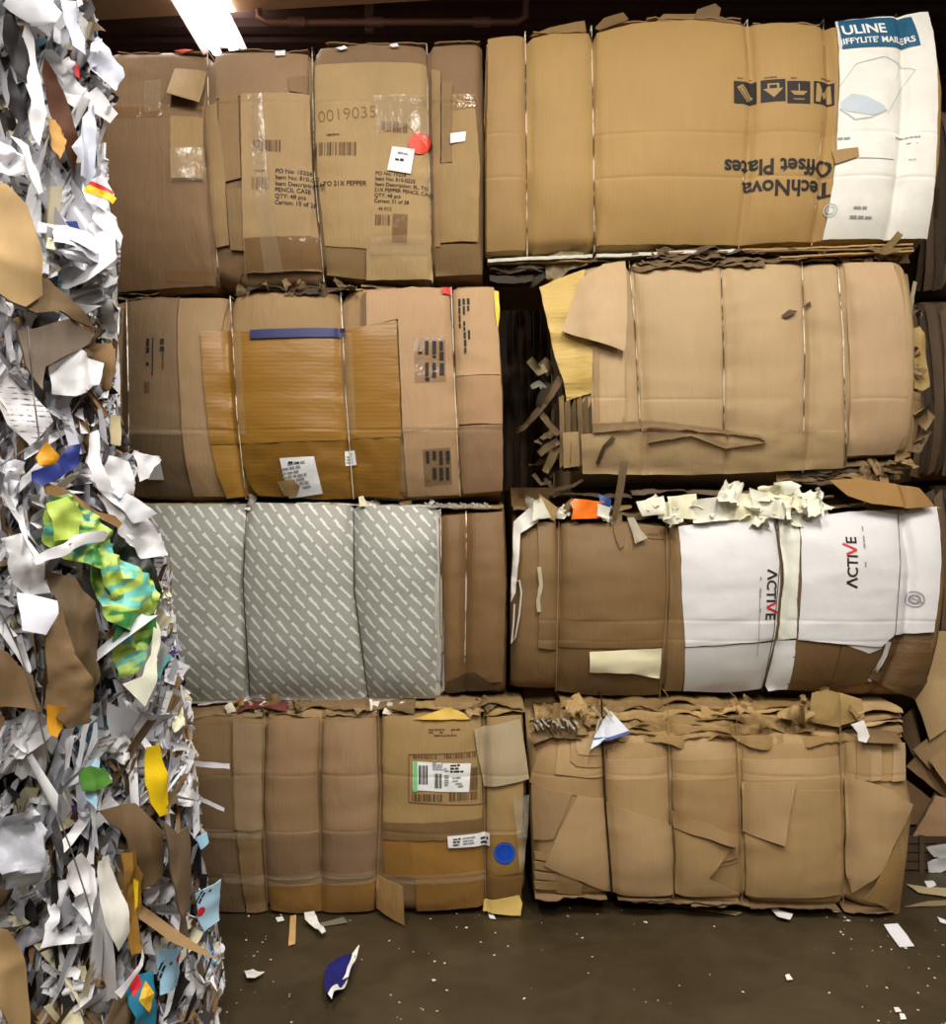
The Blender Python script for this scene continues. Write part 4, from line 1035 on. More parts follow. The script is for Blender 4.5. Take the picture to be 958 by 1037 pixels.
shape(q2, stroke(circle(0, 0, 7.5, 18), 1.3, True) + stroke(circle(0, 0, 4, 12), 2.2, True) + stroke([(-6, 3), (6, -3)], 1.2), 926, 607, 1.0, GREY_INK, 0, 'round_stamp')
smudge(P_s := sheet(P, 'cardboard_sheet', [(655, 535), (672, 536), (672, 546), (655, 545)], board((134, 100, 60)), 0.012, thick=0.001), 656, 543, 12, 4, 1, 93, 0, BROWN_INK)
for w in P.wires_px: P.wire(w, DARKWIRE if w[0][0] > 700 else TANWIRE, r=0.0015, off=0.02 if w[0][0] > 700 else 0.011)
# the papers that stick out of its top
cream = paper((232, 228, 196)); cream2 = paper((226, 224, 206))
sheet(P, 'orange_bag', [(577, 509), (582, 505), (612, 508), (614, 524), (578, 526), (580, 516)], plain('orange_plastic', (238, 118, 28), 0.35), 0.03, thick=0.003, wr=0.012, wdir='c', label='orange plastic bag end')
sheet(P, 'blue_scrap', [(606, 500), (619, 506), (618, 514), (608, 510)], plain('blue_film', (40, 74, 140), 0.4), 0.035, thick=0.001, wr=0.01, wdir='c', label='blue plastic scrap')
sheet(P, 'paper_scrap', [(605, 510), (618, 514), (616, 526), (604, 522)], cream2, 0.04, thick=0.001, wr=0.012, wdir='c')
for i, (poly, m_) in enumerate((
    ([(643, 508), (660, 505), (672, 502), (673, 520), (650, 523)], cream2), ([(675, 503), (704, 500), (706, 526), (678, 524)], cream), ([(700, 507), (732, 502), (736, 527), (702, 530)], cream2),
    ([(730, 498), (758, 500), (782, 503), (784, 524), (734, 527)], cream), ([(758, 494), (786, 505), (800, 512), (792, 526), (762, 520)], cream2), ([(782, 489), (800, 487), (810, 492), (800, 501), (788, 502)], cream2),
    ([(786, 500), (802, 499), (816, 510), (804, 520), (790, 515)], cream), ([(800, 512), (832, 510), (845, 514), (812, 522)], cream2), ([(540, 508), (548, 504), (558, 524), (538, 528)], cream2), ([(520, 528), (536, 514), (545, 528), (527, 540), (522, 600), (517, 610)], paper((214, 210, 200))))):
    sheet(P, 'paper_scrap', poly, m_, 0.025 + 0.006 * (i % 3), thick=0.001, wr=0.014, wdir='c', seed=i + 2)
sheet(P, 'cardboard_flap', [(843, 486), (870, 484), (908, 490), (912, 514), (880, 510), (858, 502)], board((164, 118, 62)), 0.05, tilt=(0.05, -0.5), label='turned-out brown flap')
sheet(P, 'cardboard_flap', [(908, 490), (934, 494), (946, 512), (912, 515)], board((156, 112, 60)), 0.05, tilt=(-0.2, -0.5), label='turned-out brown flap')
sheet(P, 'cardboard_flap', [(546, 500), (564, 514), (562, 528), (545, 520)], board((176, 138, 84)), 0.02, wr=0.006)
sheet(P, 'cardboard_flap', [(621, 522), (630, 520), (632, 552), (628, 556), (622, 540)], board((130, 98, 62)), 0.02)
ribbon(P, 'torn_strip', [(632, 467), (629, 490), (625, 512), (622, 524)], 8, board((160, 128, 92)), (0.09, 0.06), 0.6, 43, label='torn strip standing up')
for i in range(6):
    ribbon(P, 'shredded_strip', [(636 + i, 524), (641 + i * 1.5, 538), (644 + i * 2.2, 550 - i)], 2.2, paper((206, 198, 176)), (0.02, 0.04), 0.5, 130 + i)
for i, (x0, x1, y, c) in enumerate(((560, 700, 520, (120, 92, 58)), (680, 790, 506, (90, 72, 50)), (800, 845, 505, (150, 120, 80)), (640, 780, 496, (104, 82, 60)), (520, 640, 514, (136, 106, 68)), (800, 950, 512, (150, 118, 74)), (560, 640, 502, (80, 64, 46)))):
    edge_layer(P, 'crumpled_edge', x0, x1, y, y + (2 if i % 2 else -2), board(c), 120 + i, 0.0, 0.03, 0.02, amp=0.012)

# -- Gb: bottom of the left column
Q = Bale(top=[(60, 722), (190, 722), (240, 718), (266, 724), (270, 728), (274, 722), (330, 721), (380, 722), (384, 732), (390, 720), (440, 718), (470, 718), (487, 722), (491, 728), (496, 722), (530, 722)],
         bot=[(60, 924), (195, 925), (244, 926), (268, 920), (274, 924), (300, 926), (378, 924), (386, 918), (392, 922), (420, 924), (486, 922), (492, 916), (498, 918), (530, 906)],
         left=[(60, 722), (60, 925)], right=[(530, 722), (533, 800), (531, 908)],
         wires=[[(268, 722), (266, 820), (271, 922)], [(326, 722), (324, 800), (326, 860)], [(383, 722), (386, 800), (381, 920)], [(490, 720), (490, 820), (492, 918)]],
         zlo=0.0, zhi=LROW[1], Y=3.33, seed=7, A=0.035, B=0.02)
bale_thing(Q, 'brown bale on the floor with a green edged shipping label and blue dot sticker')
Q.scores = tuple(CAMZ + (CY - y) / F * 3.29 for y in (785, 842, 888))
Q.body('cardboard_body', board((140, 106, 68)), Q.root)
sheet(Q, 'cardboard_sheet', [(70, 735), (232, 735), (236, 840), (70, 840)], board((146, 112, 74)), 0.006)
sheet(Q, 'cardboard_sheet', [(195, 785), (236, 787), (240, 842), (196, 842)], board((128, 98, 66)), 0.010)
sheet(Q, 'cardboard_sheet', [(196, 842), (244, 844), (248, 924), (200, 922)], board((120, 90, 62)), 0.008)
sheet(Q, 'cardboard_sheet', [(236, 728), (265, 730), (266, 840), (250, 842), (238, 840)], board((158, 122, 82)), 0.014, wr=0.002, wdir='v')
sheet(Q, 'cardboard_sheet', [(240, 844), (264, 846), (270, 922), (250, 924)], board((136, 102, 64)), 0.016, wr=0.004)
sheet(Q, 'packing_tape', [(238, 732), (268, 734), (266, 850), (240, 846)], CLEAR, 0.019, thick=0, wr=0.004, wdir='v')
sheet(Q, 'packing_tape', [(195, 838), (250, 842), (250, 850), (195, 846)], CLEAR, 0.018, thick=0, wr=0.004, wdir='h')
sheet(Q, 'packing_tape', [(225, 884), (268, 886), (268, 895), (228, 894)], CLEAR, 0.024, thick=0, wr=0.004, wdir='h')
sheet(Q, 'cardboard_sheet', [(272, 730), (323, 726), (322, 800), (324, 884), (268, 888), (268, 800)], board((158, 120, 82), 'z', 0.68, 0.08), 0.010)
sheet(Q, 'cardboard_sheet', [(328, 730), (381, 726), (383, 800), (380, 884), (326, 886), (326, 800)], board((166, 128, 90), 'z', 0.68, 0.08), 0.010)
sheet(Q, 'cardboard_sheet', [(268, 842), (322, 842), (325, 886), (268, 888)], board((136, 102, 72)), 0.013)
sheet(Q, 'cardboard_sheet', [(327, 842), (381, 840), (380, 886), (326, 887)], board((142, 108, 78)), 0.013)
sheet(Q, 'packing_tape', [(268, 884), (381, 880), (381, 892), (270, 896)], CLEAR, 0.019, thick=0, wr=0.003)
MB = board((146, 102, 50), 'z', 0.5, 0.06, 0.3)
sheet(Q, 'cardboard_flap', [(272, 893), (325, 894), (380, 889), (379, 921), (300, 925), (274, 921)], MB, 0.014, label='dark golden bottom flap')
k1 = sheet(Q, 'cardboard_sheet', [(388, 726), (440, 722), (487, 724), (488, 800), (489, 843), (388, 848)], board((176, 138, 86), 'z', 0.66, 0.07), 0.010)
sheet(Q, 'cardboard_sheet', [(388, 832), (488, 828), (489, 846), (388, 850)], board((132, 98, 58)), 0.012)
sheet(Q, 'cardboard_sheet', [(388, 850), (489, 846), (490, 886), (420, 890), (390, 888)], board((160, 112, 50), 'z', 0.5, 0.06), 0.008)
sheet(Q, 'cardboard_sheet', [(388, 852), (416, 851), (418, 888), (390, 888)], board((150, 104, 46), 'z', 0.5, 0.06), 0.010)
sheet(Q, 'packing_tape', [(386, 884), (491, 880), (491, 890), (388, 893)], CLEAR, 0.016, thick=0, wr=0.003)
sheet(Q, 'cardboard_flap', [(421, 891), (490, 886), (490, 916), (422, 923)], board((150, 104, 50), 'z', 0.5, 0.06), 0.012, label='golden bottom flap')
sheet(Q, 'cardboard_flap', [(380, 891), (408, 897), (411, 931), (381, 921)], board((164, 122, 70)), 0.05, tilt=(0.5, -0.3), label='turned-out bottom flap')
sheet(Q, 'cardboard_sheet', [(493, 726), (528, 724), (530, 800), (528, 843), (493, 845)], board((174, 136, 84)), 0.008)
sheet(Q, 'cardboard_sheet', [(493, 846), (528, 844), (529, 882), (494, 886)], board((162, 118, 58)), 0.010)
sheet(Q, 'cardboard_sheet', [(494, 886), (529, 883), (528, 908), (495, 912)], board((132, 92, 46)), 0.012)
sheet(Q, 'corrugated_scrap', [(490, 912), (526, 908), (529, 915), (527, 926), (489, 922)], board((224, 182, 98), 'z', 0.7, 0.05, 0.3), 0.03, tilt=(0, -0.3), label='pale yellow corrugated scrap')
gc = sheet(Q, 'grey_board', [(480, 739), (527, 728), (532, 760), (536, 789), (490, 796), (484, 765)], board((190, 162, 124), 'z', 0.7, 0.05, 0.1), 0.022, label='pale grey-brown card')
sheet(Q, 'packing_tape', [(488, 744), (495, 742), (500, 792), (491, 795)], CLEAR, 0.028, thick=0, wr=0.004, wdir='v')
sheet(Q, 'yellow_paper', [(418, 728), (455, 716), (470, 722), (476, 728)], plain('yellow_paper', (218, 180, 84), 0.5), 0.016, thick=0.001, wr=0.006, wdir='c', label='yellow paper edge')
shape(k1, stroke([(0, 0), (76, 2), (75, -50), (0, -46)], 0.8, True), 414, 764, 1.0, BROWN_INK, 0, 'printed_box')
for j, (x, y, w, h) in enumerate(((416, 768, 26, 3), (450, 768, 32, 5), (417, 811, 30, 7), (455, 811, 29, 8), (476, 800, 8, 22))): barcode(k1, x, y, w, h, 14, 100 + j, 0, BROWN_INK)
smudge(k1, 434, 746, 32, 8, 3, 104, 0, BROWN_INK)
lb = sheet(Q, 'shipping_label', [(418, 771), (477, 773), (475, 802), (418, 800)], paper((232, 232, 230)), 0.0125, thick=0.0005, torn=0, label='white shipping label with green edge')
shape(lb, [[(0, 0), (4, 0), (4, -29), (0, -29)]], 418.5, 771, 1.0, plain('green_print', (120, 200, 130), 0.6), 0, 'green_strip')
barcode(lb, 424, 794, 9, 18, 7, 110, 0); barcode(lb, 440, 798, 8, 14, 6, 111, 0); smudge(lb, 438, 780, 12, 8, 4, 112, 0, GREY_INK)
smudge(lb, 456, 783, 14, 9, 3, 113, 0); smudge(lb, 458, 798, 12, 11, 4, 114, 0, GREY_INK); smudge(lb, 450, 796, 5, 18, 8, 115, 0, GREY_INK)
lb = sheet(Q, 'shipping_label', [(453, 847), (496, 844), (496, 857), (454, 859)], paper((226, 224, 224)), 0.017, thick=0.0005, torn=0, label='narrow white label')
smudge(lb, 459, 857, 8, 8, 3, 116, 2); smudge(lb, 469, 856, 16, 8, 3, 117, 2, GREY_INK); smudge(lb, 487, 855, 8, 8, 2, 118, 2)
bl = sheet(Q, 'round_sticker', circle(511, 864, 11), plain('blue_sticker', (24, 74, 186), 0.45), 0.0125, thick=0.0005, torn=0, label='blue round sticker')
shape(bl, stroke(circle(0, 0, 9.2, 20), 0.8, True), 511, 864, 1.0, plain('blue_ring', (60, 110, 210), 0.5), 0, 'printed_ring')
sheet(Q, 'plastic_film', [(519, 806), (536, 804), (534, 840), (530, 880), (526, 884), (523, 840)], tape_mat((200, 190, 170), 0.3), 0.03, thick=0, wr=0.014, wdir='c', label='clear plastic film')
for w in Q.wires_px[:1] + Q.wires_px[2:]: Q.wire(w, TANWIRE, r=0.0013, off=0.014)
for i, (x0, x1, y, c) in enumerate(((195, 266, 722, (150, 118, 78)), (272, 330, 720, (164, 128, 84)), (330, 382, 719, (150, 116, 78)), (390, 486, 716, (176, 138, 86)), (440, 530, 713, (150, 116, 74)), (240, 290, 716, (110, 50, 44)), (300, 420, 715, (130, 100, 64)), (490, 532, 718, (170, 132, 80)))):
    edge_layer(Q, 'crumpled_edge', x0, x1, y, y, board(c), 140 + i, 0.0, 0.03, 0.03, amp=0.012)

# -- Hb: bottom of the right column
H = Bale(top=[(533, 744), (606, 742), (610, 750), (614, 742), (674, 738), (678, 744), (682, 739), (744, 740), (748, 746), (752, 740), (848, 736), (852, 744), (870, 740), (912, 744)],
         bot=[(540, 908), (612, 906), (618, 898), (626, 910), (678, 910), (684, 904), (690, 912), (748, 912), (754, 906), (760, 914), (850, 917), (855, 910), (880, 920), (912, 924)],
         left=[(534, 745), (538, 830), (541, 908)], right=[(912, 742), (916, 785), (924, 816), (915, 900), (912, 925)],
         wires=[[(609, 742), (612, 800), (620, 905)], [(676, 740), (679, 810), (682, 908)], [(745, 742), (749, 810), (752, 912)], [(850, 740), (853, 810), (854, 916)]],
         zlo=0.0, zhi=RROW[1], Y=3.33, seed=8, A=0.05, B=0.02, rough=0.006)
bale_thing(H, 'tan cardboard bale on the floor under crumpled layers of kraft sheets')
H.scores = tuple(CAMZ + (CY - y) / F * 3.27 for y in (785,))
H.body('cardboard_body', board((184, 144, 94), 'z', 0.66, 0.08, 0.25), H.root)
hc = [board((186, 146, 96), 'z', 0.66, 0.07, 0.2), board((178, 138, 90), 'z', 0.66, 0.07, 0.2), board((192, 152, 104), 'z', 0.66, 0.07, 0.2)]
sheet(H, 'cardboard_sheet', [(560, 742), (606, 742), (611, 800), (612, 808), (536, 792), (545, 760)], hc[1], 0.004)
sheet(H, 'cardboard_sheet', [(566, 744), (608, 744), (611, 786), (562, 784)], hc[0], 0.010)
sheet(H, 'cardboard_sheet', [(577, 746), (608, 746), (610, 776), (584, 776), (578, 771)], hc[1], 0.015)
sheet(H, 'cardboard_sheet', [(584, 748), (608, 748), (609, 764), (586, 764), (583, 756)], hc[2], 0.019)
sheet(H, 'cardboard_flap', [(585, 806), (613, 808), (618, 880), (619, 903), (590, 893), (551, 876), (566, 842)], hc[2], 0.014, lift=[(560, 870, 18, 0.008)], label='slanting flap')
sheet(H, 'cardboard_sheet', [(538, 794), (580, 804), (560, 850), (540, 850)], board((174, 136, 92)), 0.008)
for i in range(4):
    sheet(H, 'cardboard_sheet', [(541, 862 + i * 10), (565, 866 + i * 9), (566, 874 + i * 9), (542, 870 + i * 10)], hc[i % 3], 0.010 + 0.003 * (i % 2), seed=i)
sheet(H, 'cardboard_sheet', [(566, 884), (572, 882), (590, 896), (588, 906), (563, 904)], hc[1], 0.012)
for (x0, x1) in ((613, 676), (680, 746), (751, 850)):
    for j, y in enumerate((752, 768, 788)):
        sheet(H, 'cardboard_sheet', [(x0, y), ((x0 + x1) / 2, y + 1), (x1, y - 2), (x1 + 2, y + 120 - j * 20), (x0 + 4, y + 124 - j * 20)], hc[(j + x0) % 3], 0.004 + 0.005 * j, seed=j + x0)
sheet(H, 'cardboard_sheet', [(613, 812), (640, 822), (676, 833), (680, 838), (682, 905), (620, 903)], hc[2], 0.022)
sheet(H, 'cardboard_flap', [(680, 822), (720, 836), (745, 846), (746, 858), (720, 850), (682, 838)], hc[1], 0.030, lift=[(735, 855, 15, 0.012)], label='narrow bent flap')
sheet(H, 'cardboard_sheet', [(682, 838), (720, 852), (740, 860), (718, 890), (748, 905), (684, 905)], hc[0], 0.022)
sheet(H, 'cardboard_flap', [(751, 792), (806, 792), (804, 806), (794, 856), (752, 842)], hc[2], 0.026, lift=[(792, 852, 14, 0.010)], label='large flap with lifted corner')
sheet(H, 'cardboard_sheet', [(754, 842), (792, 858), (806, 800), (850, 800), (853, 905), (755, 906)], hc[0], 0.018)
for i in range(5):
    x = 856 + i * 12
    sheet(H, 'cardboard_sheet', [(x, 752), (x + 12, 752), (x + 13, 790), (x, 792)], hc[i % 3] if i < 4 else board((200, 160, 116)), 0.008 + 0.005 * ((i * 2) % 3), tilt=(0.12, 0), seed=i)
sheet(H, 'cardboard_sheet', [(855, 786), (880, 792), (905, 800), (912, 808), (924, 814), (908, 850), (893, 884), (862, 904), (856, 880)], hc[2], 0.018, wr=0.003, wdir='v', lift=[(905, 812, 20, 0.01)])
sheet(H, 'cardboard_flap', [(893, 882), (912, 850), (917, 880), (914, 931), (890, 915), (872, 908)], board((172, 130, 76)), 0.03, tilt=(-0.3, 0), label='loose corner flap')
# crumpled layers above the face
rng = random.Random(77)
for i in range(11):
    y = 746 - i * 3.6
    x0 = 536 + rng.uniform(0, 60); x1 = 900 - rng.uniform(0, 90)
    if i % 3 == 1: x1 = x0 + 180
    if i % 3 == 2: x0 = 700 + rng.uniform(-40, 40)
    c = rng.choice(((186, 146, 90), (170, 130, 80), (196, 156, 98), (150, 114, 68)))
    edge_layer(H, 'crumpled_layer', x0, x1, y + rng.uniform(-1, 1), y + rng.uniform(-1, 1), board(c, 'x'), 200 + i, 0.020 - i * 0.007, 0.035, 0.05, amp=0.012, thick=0.004, deep=0.22)
sheet(H, 'crumpled_flap', [(822, 702), (836, 698), (872, 708), (875, 726), (850, 736), (824, 732), (818, 728)], board((190, 150, 92)), 0.02, wr=0.006, wdir='h', seed=3)
for i in range(5):
    edge_layer(H, 'crumpled_layer', 876 - i * 3, 914, 744 - i * 6, 742 - i * 6, board(((196, 156, 104), (160, 124, 80))[i % 2]), 220 + i, 0.03, 0.02, 0.03, amp=0.006)
sheet(H, 'cardboard_flap', [(878, 738), (908, 741), (914, 752), (878, 752)], board((150, 114, 72)), 0.05)
sheet(H, 'paper_scrap', [(861, 733), (874, 729), (880, 745), (877, 752), (869, 750), (868, 742)], paper((228, 226, 220)), 0.06, thick=0.001, wr=0.005, wdir='c', label='white paper scrap')
sheet(H, 'paper_scrap', [(620, 722), (637, 740), (614, 747), (597, 757), (601, 747)], paper((210, 214, 222)), 0.05, thick=0.002, wr=0.004, tilt=(0, -0.5), label='folded white paper with blue edge')
sheet(H, 'paper_scrap', [(601, 747), (614, 747), (637, 740), (638, 743), (616, 750), (598, 759)], plain('blue_print', (88, 110, 170), 0.6), 0.062, thick=0.001)
for i, pts in enumerate((([(600, 715), (606, 722), (610, 730)]), ([(612, 716), (620, 726)]), ([(607, 728), (602, 748)]))): ribbon(H, 'string', pts, 2.5, paper((214, 204, 180)), 0.05, 0.2, 150 + i)
for i in range(18):
    x = 536 + i * 2.6
    ribbon(H, 'shredded_strip', [(x, 729 + rng.uniform(-2, 3)), (x + 4, 733 + rng.uniform(-4, 4)), (x + 7, 738 + rng.uniform(-3, 4))], 2.4, paper((214, 206, 188)) if i % 2 else board((110, 84, 54)), 0.05, 0.8, 160 + i, wob=0.02)
sheet(H, 'crumpled_flap', [(536, 742), (560, 733), (580, 738), (590, 748), (560, 746), (540, 752)], board((132, 100, 64)), 0.03, wr=0.012, wdir='c', seed=5)
for i, w in enumerate(H.wires_px):
    H.wire([(w[0][0], w[0][1] - 36)] + w[1:], TANWIRE if i else DARKWIRE, r=0.0015 if i else 0.0035, off=0.024)
# frayed bottom edge
for i, (x0, x1, y) in enumerate(((542, 615, 910), (626, 680, 912), (690, 750, 915), (760, 850, 920), (856, 905, 924), (640, 690, 914), (700, 760, 918))):
    edge_layer(H, 'frayed_edge', x0, x1, y - 1, y, board(((150, 116, 78), (128, 98, 66))[i % 2]), 240 + i, 0.035, 0.04, 0.0, amp=0.004, thick=0.003, deep=0.1)

# small crumpled papers and board bits squeezed out between the rows
rng = random.Random(515)
def squeeze(b, n, x0, x1, y0, y1, mats, smin, smax, name, off=0.02):
    for i in range(n):
        px, py = rng.uniform(x0, x1), rng.uniform(y0, y1)
        u, z = b.pix(px, py, off); c = b.pos(u, z, off + rng.uniform(-0.03, 0.02))
        M = Matrix.Rotation(rng.gauss(0, 0.5), 3, 'Z') @ Matrix.Rotation(rng.gauss(-0.5, 0.5), 3, 'X') @ Matrix.Rotation(rng.uniform(-1.5, 1.5), 3, 'Y')
        s_ = rng.uniform(smin, smax); bm = bmesh.new()
        add_scrap(bm, rng, s_ * rng.uniform(0.5, 1.2), s_ * rng.uniform(0.4, 0.8), rng.choice(('crumple', 'sheet', 'fold')), c, M @ Vector((1, 0, 0)), M @ Vector((0, 0, 1)), M @ Vector((0, -1, 0)), heap=False)
        for v in bm.verts: v.co.z = max(v.co.z, b.zlo + 0.004)
        link(name, bm, rng.choice(mats), b.root, sharp=70)
squeeze(P, 26, 640, 835, 500, 523, [cream, cream2, cream2, paper((236, 234, 216))], 0.06, 0.13, 'paper_scrap', 0.03)
squeeze(P, 10, 525, 640, 512, 524, [board((150, 116, 72)), board((120, 92, 58)), cream2], 0.04, 0.09, 'board_scrap', 0.0)
squeeze(P, 6, 860, 940, 506, 513, [board((150, 116, 72)), board((176, 140, 92))], 0.05, 0.09, 'board_scrap', 0.0)
squeeze(Q, 16, 200, 525, 713, 721, [board((150, 116, 74)), board((176, 138, 86)), board((120, 92, 58)), paper((214, 206, 190))], 0.04, 0.09, 'board_scrap', 0.0)
squeeze(E, 8, 250, 510, 507, 512, [paper((214, 208, 194)), board((170, 136, 92))], 0.03, 0.06, 'paper_scrap', 0.0)
squeeze(H, 14, 545, 905, 706, 738, [board((190, 150, 94)), board((160, 124, 76)), board((178, 140, 90))], 0.05, 0.11, 'board_scrap', 0.03)
squeeze(D, 10, 740, 915, 254, 264, [board((170, 132, 86)), board((140, 108, 70))], 0.04, 0.10, 'board_scrap', 0.0)
squeeze(K, 8, 240, 350, 284, 294, [board((110, 86, 56)), board((140, 108, 72))], 0.04, 0.08, 'board_scrap', 0.02)
squeeze(D, 8, 540, 572, 370, 476, [board((130, 102, 68)), board((170, 136, 92)), board((90, 70, 46))], 0.05, 0.10, 'board_scrap', -0.04)
squeeze(D, 8, 860, 925, 466, 488, [board((150, 118, 76)), board((110, 86, 56)), board((84, 64, 44))], 0.05, 0.10, 'board_scrap', 0.0)
squeeze(D, 8, 918, 930, 300, 460, [board((170, 136, 86)), board((150, 118, 76)), board((110, 86, 56))], 0.05, 0.12, 'board_scrap', -0.06)

# ------------------------------------------------------------------ bales behind, at the right, their shade painted in as darker browns
G_BACK = 'shaded bales behind the right column'
SHADE_BROWNS = [(96, 72, 50), (78, 58, 40), (112, 84, 58), (64, 48, 34)]  # dark kraft tones standing in for shade behind the column
def back_bale(i, x0, y0, y1, zlo, zhi, Y, label, first=0, seed=0):
    b = Bale(top=[(x0, y0), (1150, y0)], bot=[(x0, y1), (1150, y1)], left=[(x0, y0), (x0 - 4, (y0 + y1) / 2), (x0, y1)], right=[(1150, y0), (1150, y1)],
             wires=[[(1010, y0), (1010, y1)]], zlo=zlo, zhi=zhi, Y=Y, seed=20 + seed, deep=1.1)
    bale_thing(b, label, 'shaded_bale', G_BACK)
    b.body('cardboard_body', board(SHADE_BROWNS[seed % 4]), b.root, cell=0.03)
    rng = random.Random(900 + seed); h = y1 - y0
    for k in range(9):                                                # upright sheet edges that bow outwards
        xa = x0 - 12 + k * 9 + rng.uniform(-3, 3); bow = rng.uniform(4, 14)
        poly = [(xa, y0 + rng.uniform(0, 14)), (xa + 7, y0 + 4), (xa + 7 + bow, y0 + h * 0.5), (xa + 9, y1 - rng.uniform(0, 20)), (xa + 1, y1 - 4), (xa - 1 + bow, y0 + h * 0.55)]
        sheet(b, 'cardboard_sheet', poly, board(SHADE_BROWNS[(k + seed) % 4]), 0.01 + 0.02 * (k % 3), seed=k, wr=0.006, wdir='v', tilt=(rng.uniform(-0.5, 0.5), 0))
    return b
def Zb(py, Y): return CAMZ + (CY - py) / F * Y
YB = 3.95
BZ = [0.0, 0.80, 1.63, 2.45, 3.30]
def pyb(z): return CY - (z - CAMZ) * F / YB
RB = []
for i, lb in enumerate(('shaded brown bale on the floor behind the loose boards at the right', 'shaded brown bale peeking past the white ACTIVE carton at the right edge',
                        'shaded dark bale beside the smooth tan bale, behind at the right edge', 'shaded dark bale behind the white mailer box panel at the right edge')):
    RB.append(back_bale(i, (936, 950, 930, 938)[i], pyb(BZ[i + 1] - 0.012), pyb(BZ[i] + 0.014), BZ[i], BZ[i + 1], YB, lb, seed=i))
# bale ends deep behind the dark gap between the columns
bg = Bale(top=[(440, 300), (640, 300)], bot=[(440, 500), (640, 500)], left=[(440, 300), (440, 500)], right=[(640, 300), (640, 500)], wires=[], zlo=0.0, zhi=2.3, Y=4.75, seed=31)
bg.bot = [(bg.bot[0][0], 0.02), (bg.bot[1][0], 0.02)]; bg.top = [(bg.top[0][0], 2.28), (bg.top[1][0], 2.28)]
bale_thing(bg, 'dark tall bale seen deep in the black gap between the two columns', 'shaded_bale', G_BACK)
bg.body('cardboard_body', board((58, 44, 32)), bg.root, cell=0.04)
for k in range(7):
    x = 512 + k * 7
    sheet(bg, 'cardboard_sheet', [(x, 300), (x + 6, 300), (x + 9, 400), (x + 7, 500), (x + 1, 500), (x + 2, 400)], board(SHADE_BROWNS[k % 4]), 0.02 + 0.02 * (k % 2), seed=k, wr=0.01, wdir='v')

# loose boards heaped against the shaded bale, right edge
R1 = RB[0]
def loose(name, poly, mat, off, label, cat, group=None, **k):
    s = Sheet(R1, poly, off, **k); o = link(name, s.mesh(), mat, None); s.ob = o
    recenter(o); return tag(o, label, cat, group)
GL = 'loose boards heaped at the right edge'
LBOARDS = [
    ([(948, 640), (925, 706), (938, 748), (985, 722), (985, 640)], (196, 156, 106), 0.15, 'large loose cardboard sheet, topmost of the heap at the right edge', (0.0, -0.12)),
    ([(926, 760), (975, 725), (985, 760), (941, 779)], (182, 144, 98), 0.16, 'loose cardboard sheet pointing left below the topmost one of the heap', (0.1, -0.1)),
    ([(941, 770), (985, 740), (985, 806), (962, 800)], (190, 146, 100), 0.20, 'warm tan cardboard sheet lying over its neighbours at the very right edge', (0.0, -0.1)),
    ([(919, 777), (930, 766), (985, 812), (985, 830)], (168, 130, 88), 0.14, 'narrow loose cardboard strip slanting down to the right', (0.0, -0.1)),
    ([(924, 846), (950, 807), (985, 818), (985, 866)], (186, 142, 102), 0.19, 'lowest loose cardboard sheet of the heap, slanting up to the right', (0.0, -0.15)),
    ([(919, 790), (946, 812), (932, 834), (920, 836)], (160, 122, 82), 0.09, 'small loose cardboard piece wedged under the slanting strip', (0.2, 0.0)),
    ([(914, 728), (925, 716), (932, 758), (926, 768), (916, 748)], (150, 116, 78), 0.05, 'small folded cardboard piece behind the bale corner at the right', (0.3, 0.0)),
    ([(928, 838), (948, 800), (956, 806), (934, 842)], (140, 106, 72), 0.12, 'narrow brown board edge behind the lowest loose sheet', (0.0, 0.0)),
]
for poly, c, off, lb, tl in LBOARDS:
    loose('loose_board', poly, board(c), off, lb, 'cardboard sheet', GL, tilt=tl, thick=0.006)
# dark crate and white scraps under the heap
root = thing('dark_crate', 'dark brown slatted crate on the floor under the loose boards', 'crate', (1.86, 3.79, 0))
for j in range(4):
    bm = bmesh.new(); z = 0.008 + j * 0.036; bm_box(bm, 1.72, 2.02, 3.71, 3.72, z, z + 0.03); link('slat', bm, board((84, 62, 44), 'x'), root, smooth=False)
bm = bmesh.new(); bm_box(bm, 1.72, 2.02, 3.722, 3.81, 0.0, 0.15); link('crate_body', bm, board((60, 46, 34)), root, smooth=False)
for x in (1.72, 1.86, 2.0):
    bm = bmesh.new(); bm_box(bm, x, x + 0.02, 3.70, 3.71, 0.0, 0.152); link('batten', bm, board((92, 70, 50)), root, smooth=False)
loose('paper_scrap', [(938, 858), (965, 852), (985, 858), (960, 869), (946, 868)], paper(WHITE), 0.24, 'white paper scrap poking out just below the loose boards', 'paper scrap', wr=0.01, wdir='c', thick=0.001)
loose('paper_scrap', [(938, 872), (960, 867), (985, 872), (950, 884), (940, 884)], paper(WHITE), 0.25, 'white paper scrap at floor level beside the dark crate', 'paper scrap', wr=0.01, wdir='c', thick=0.001)

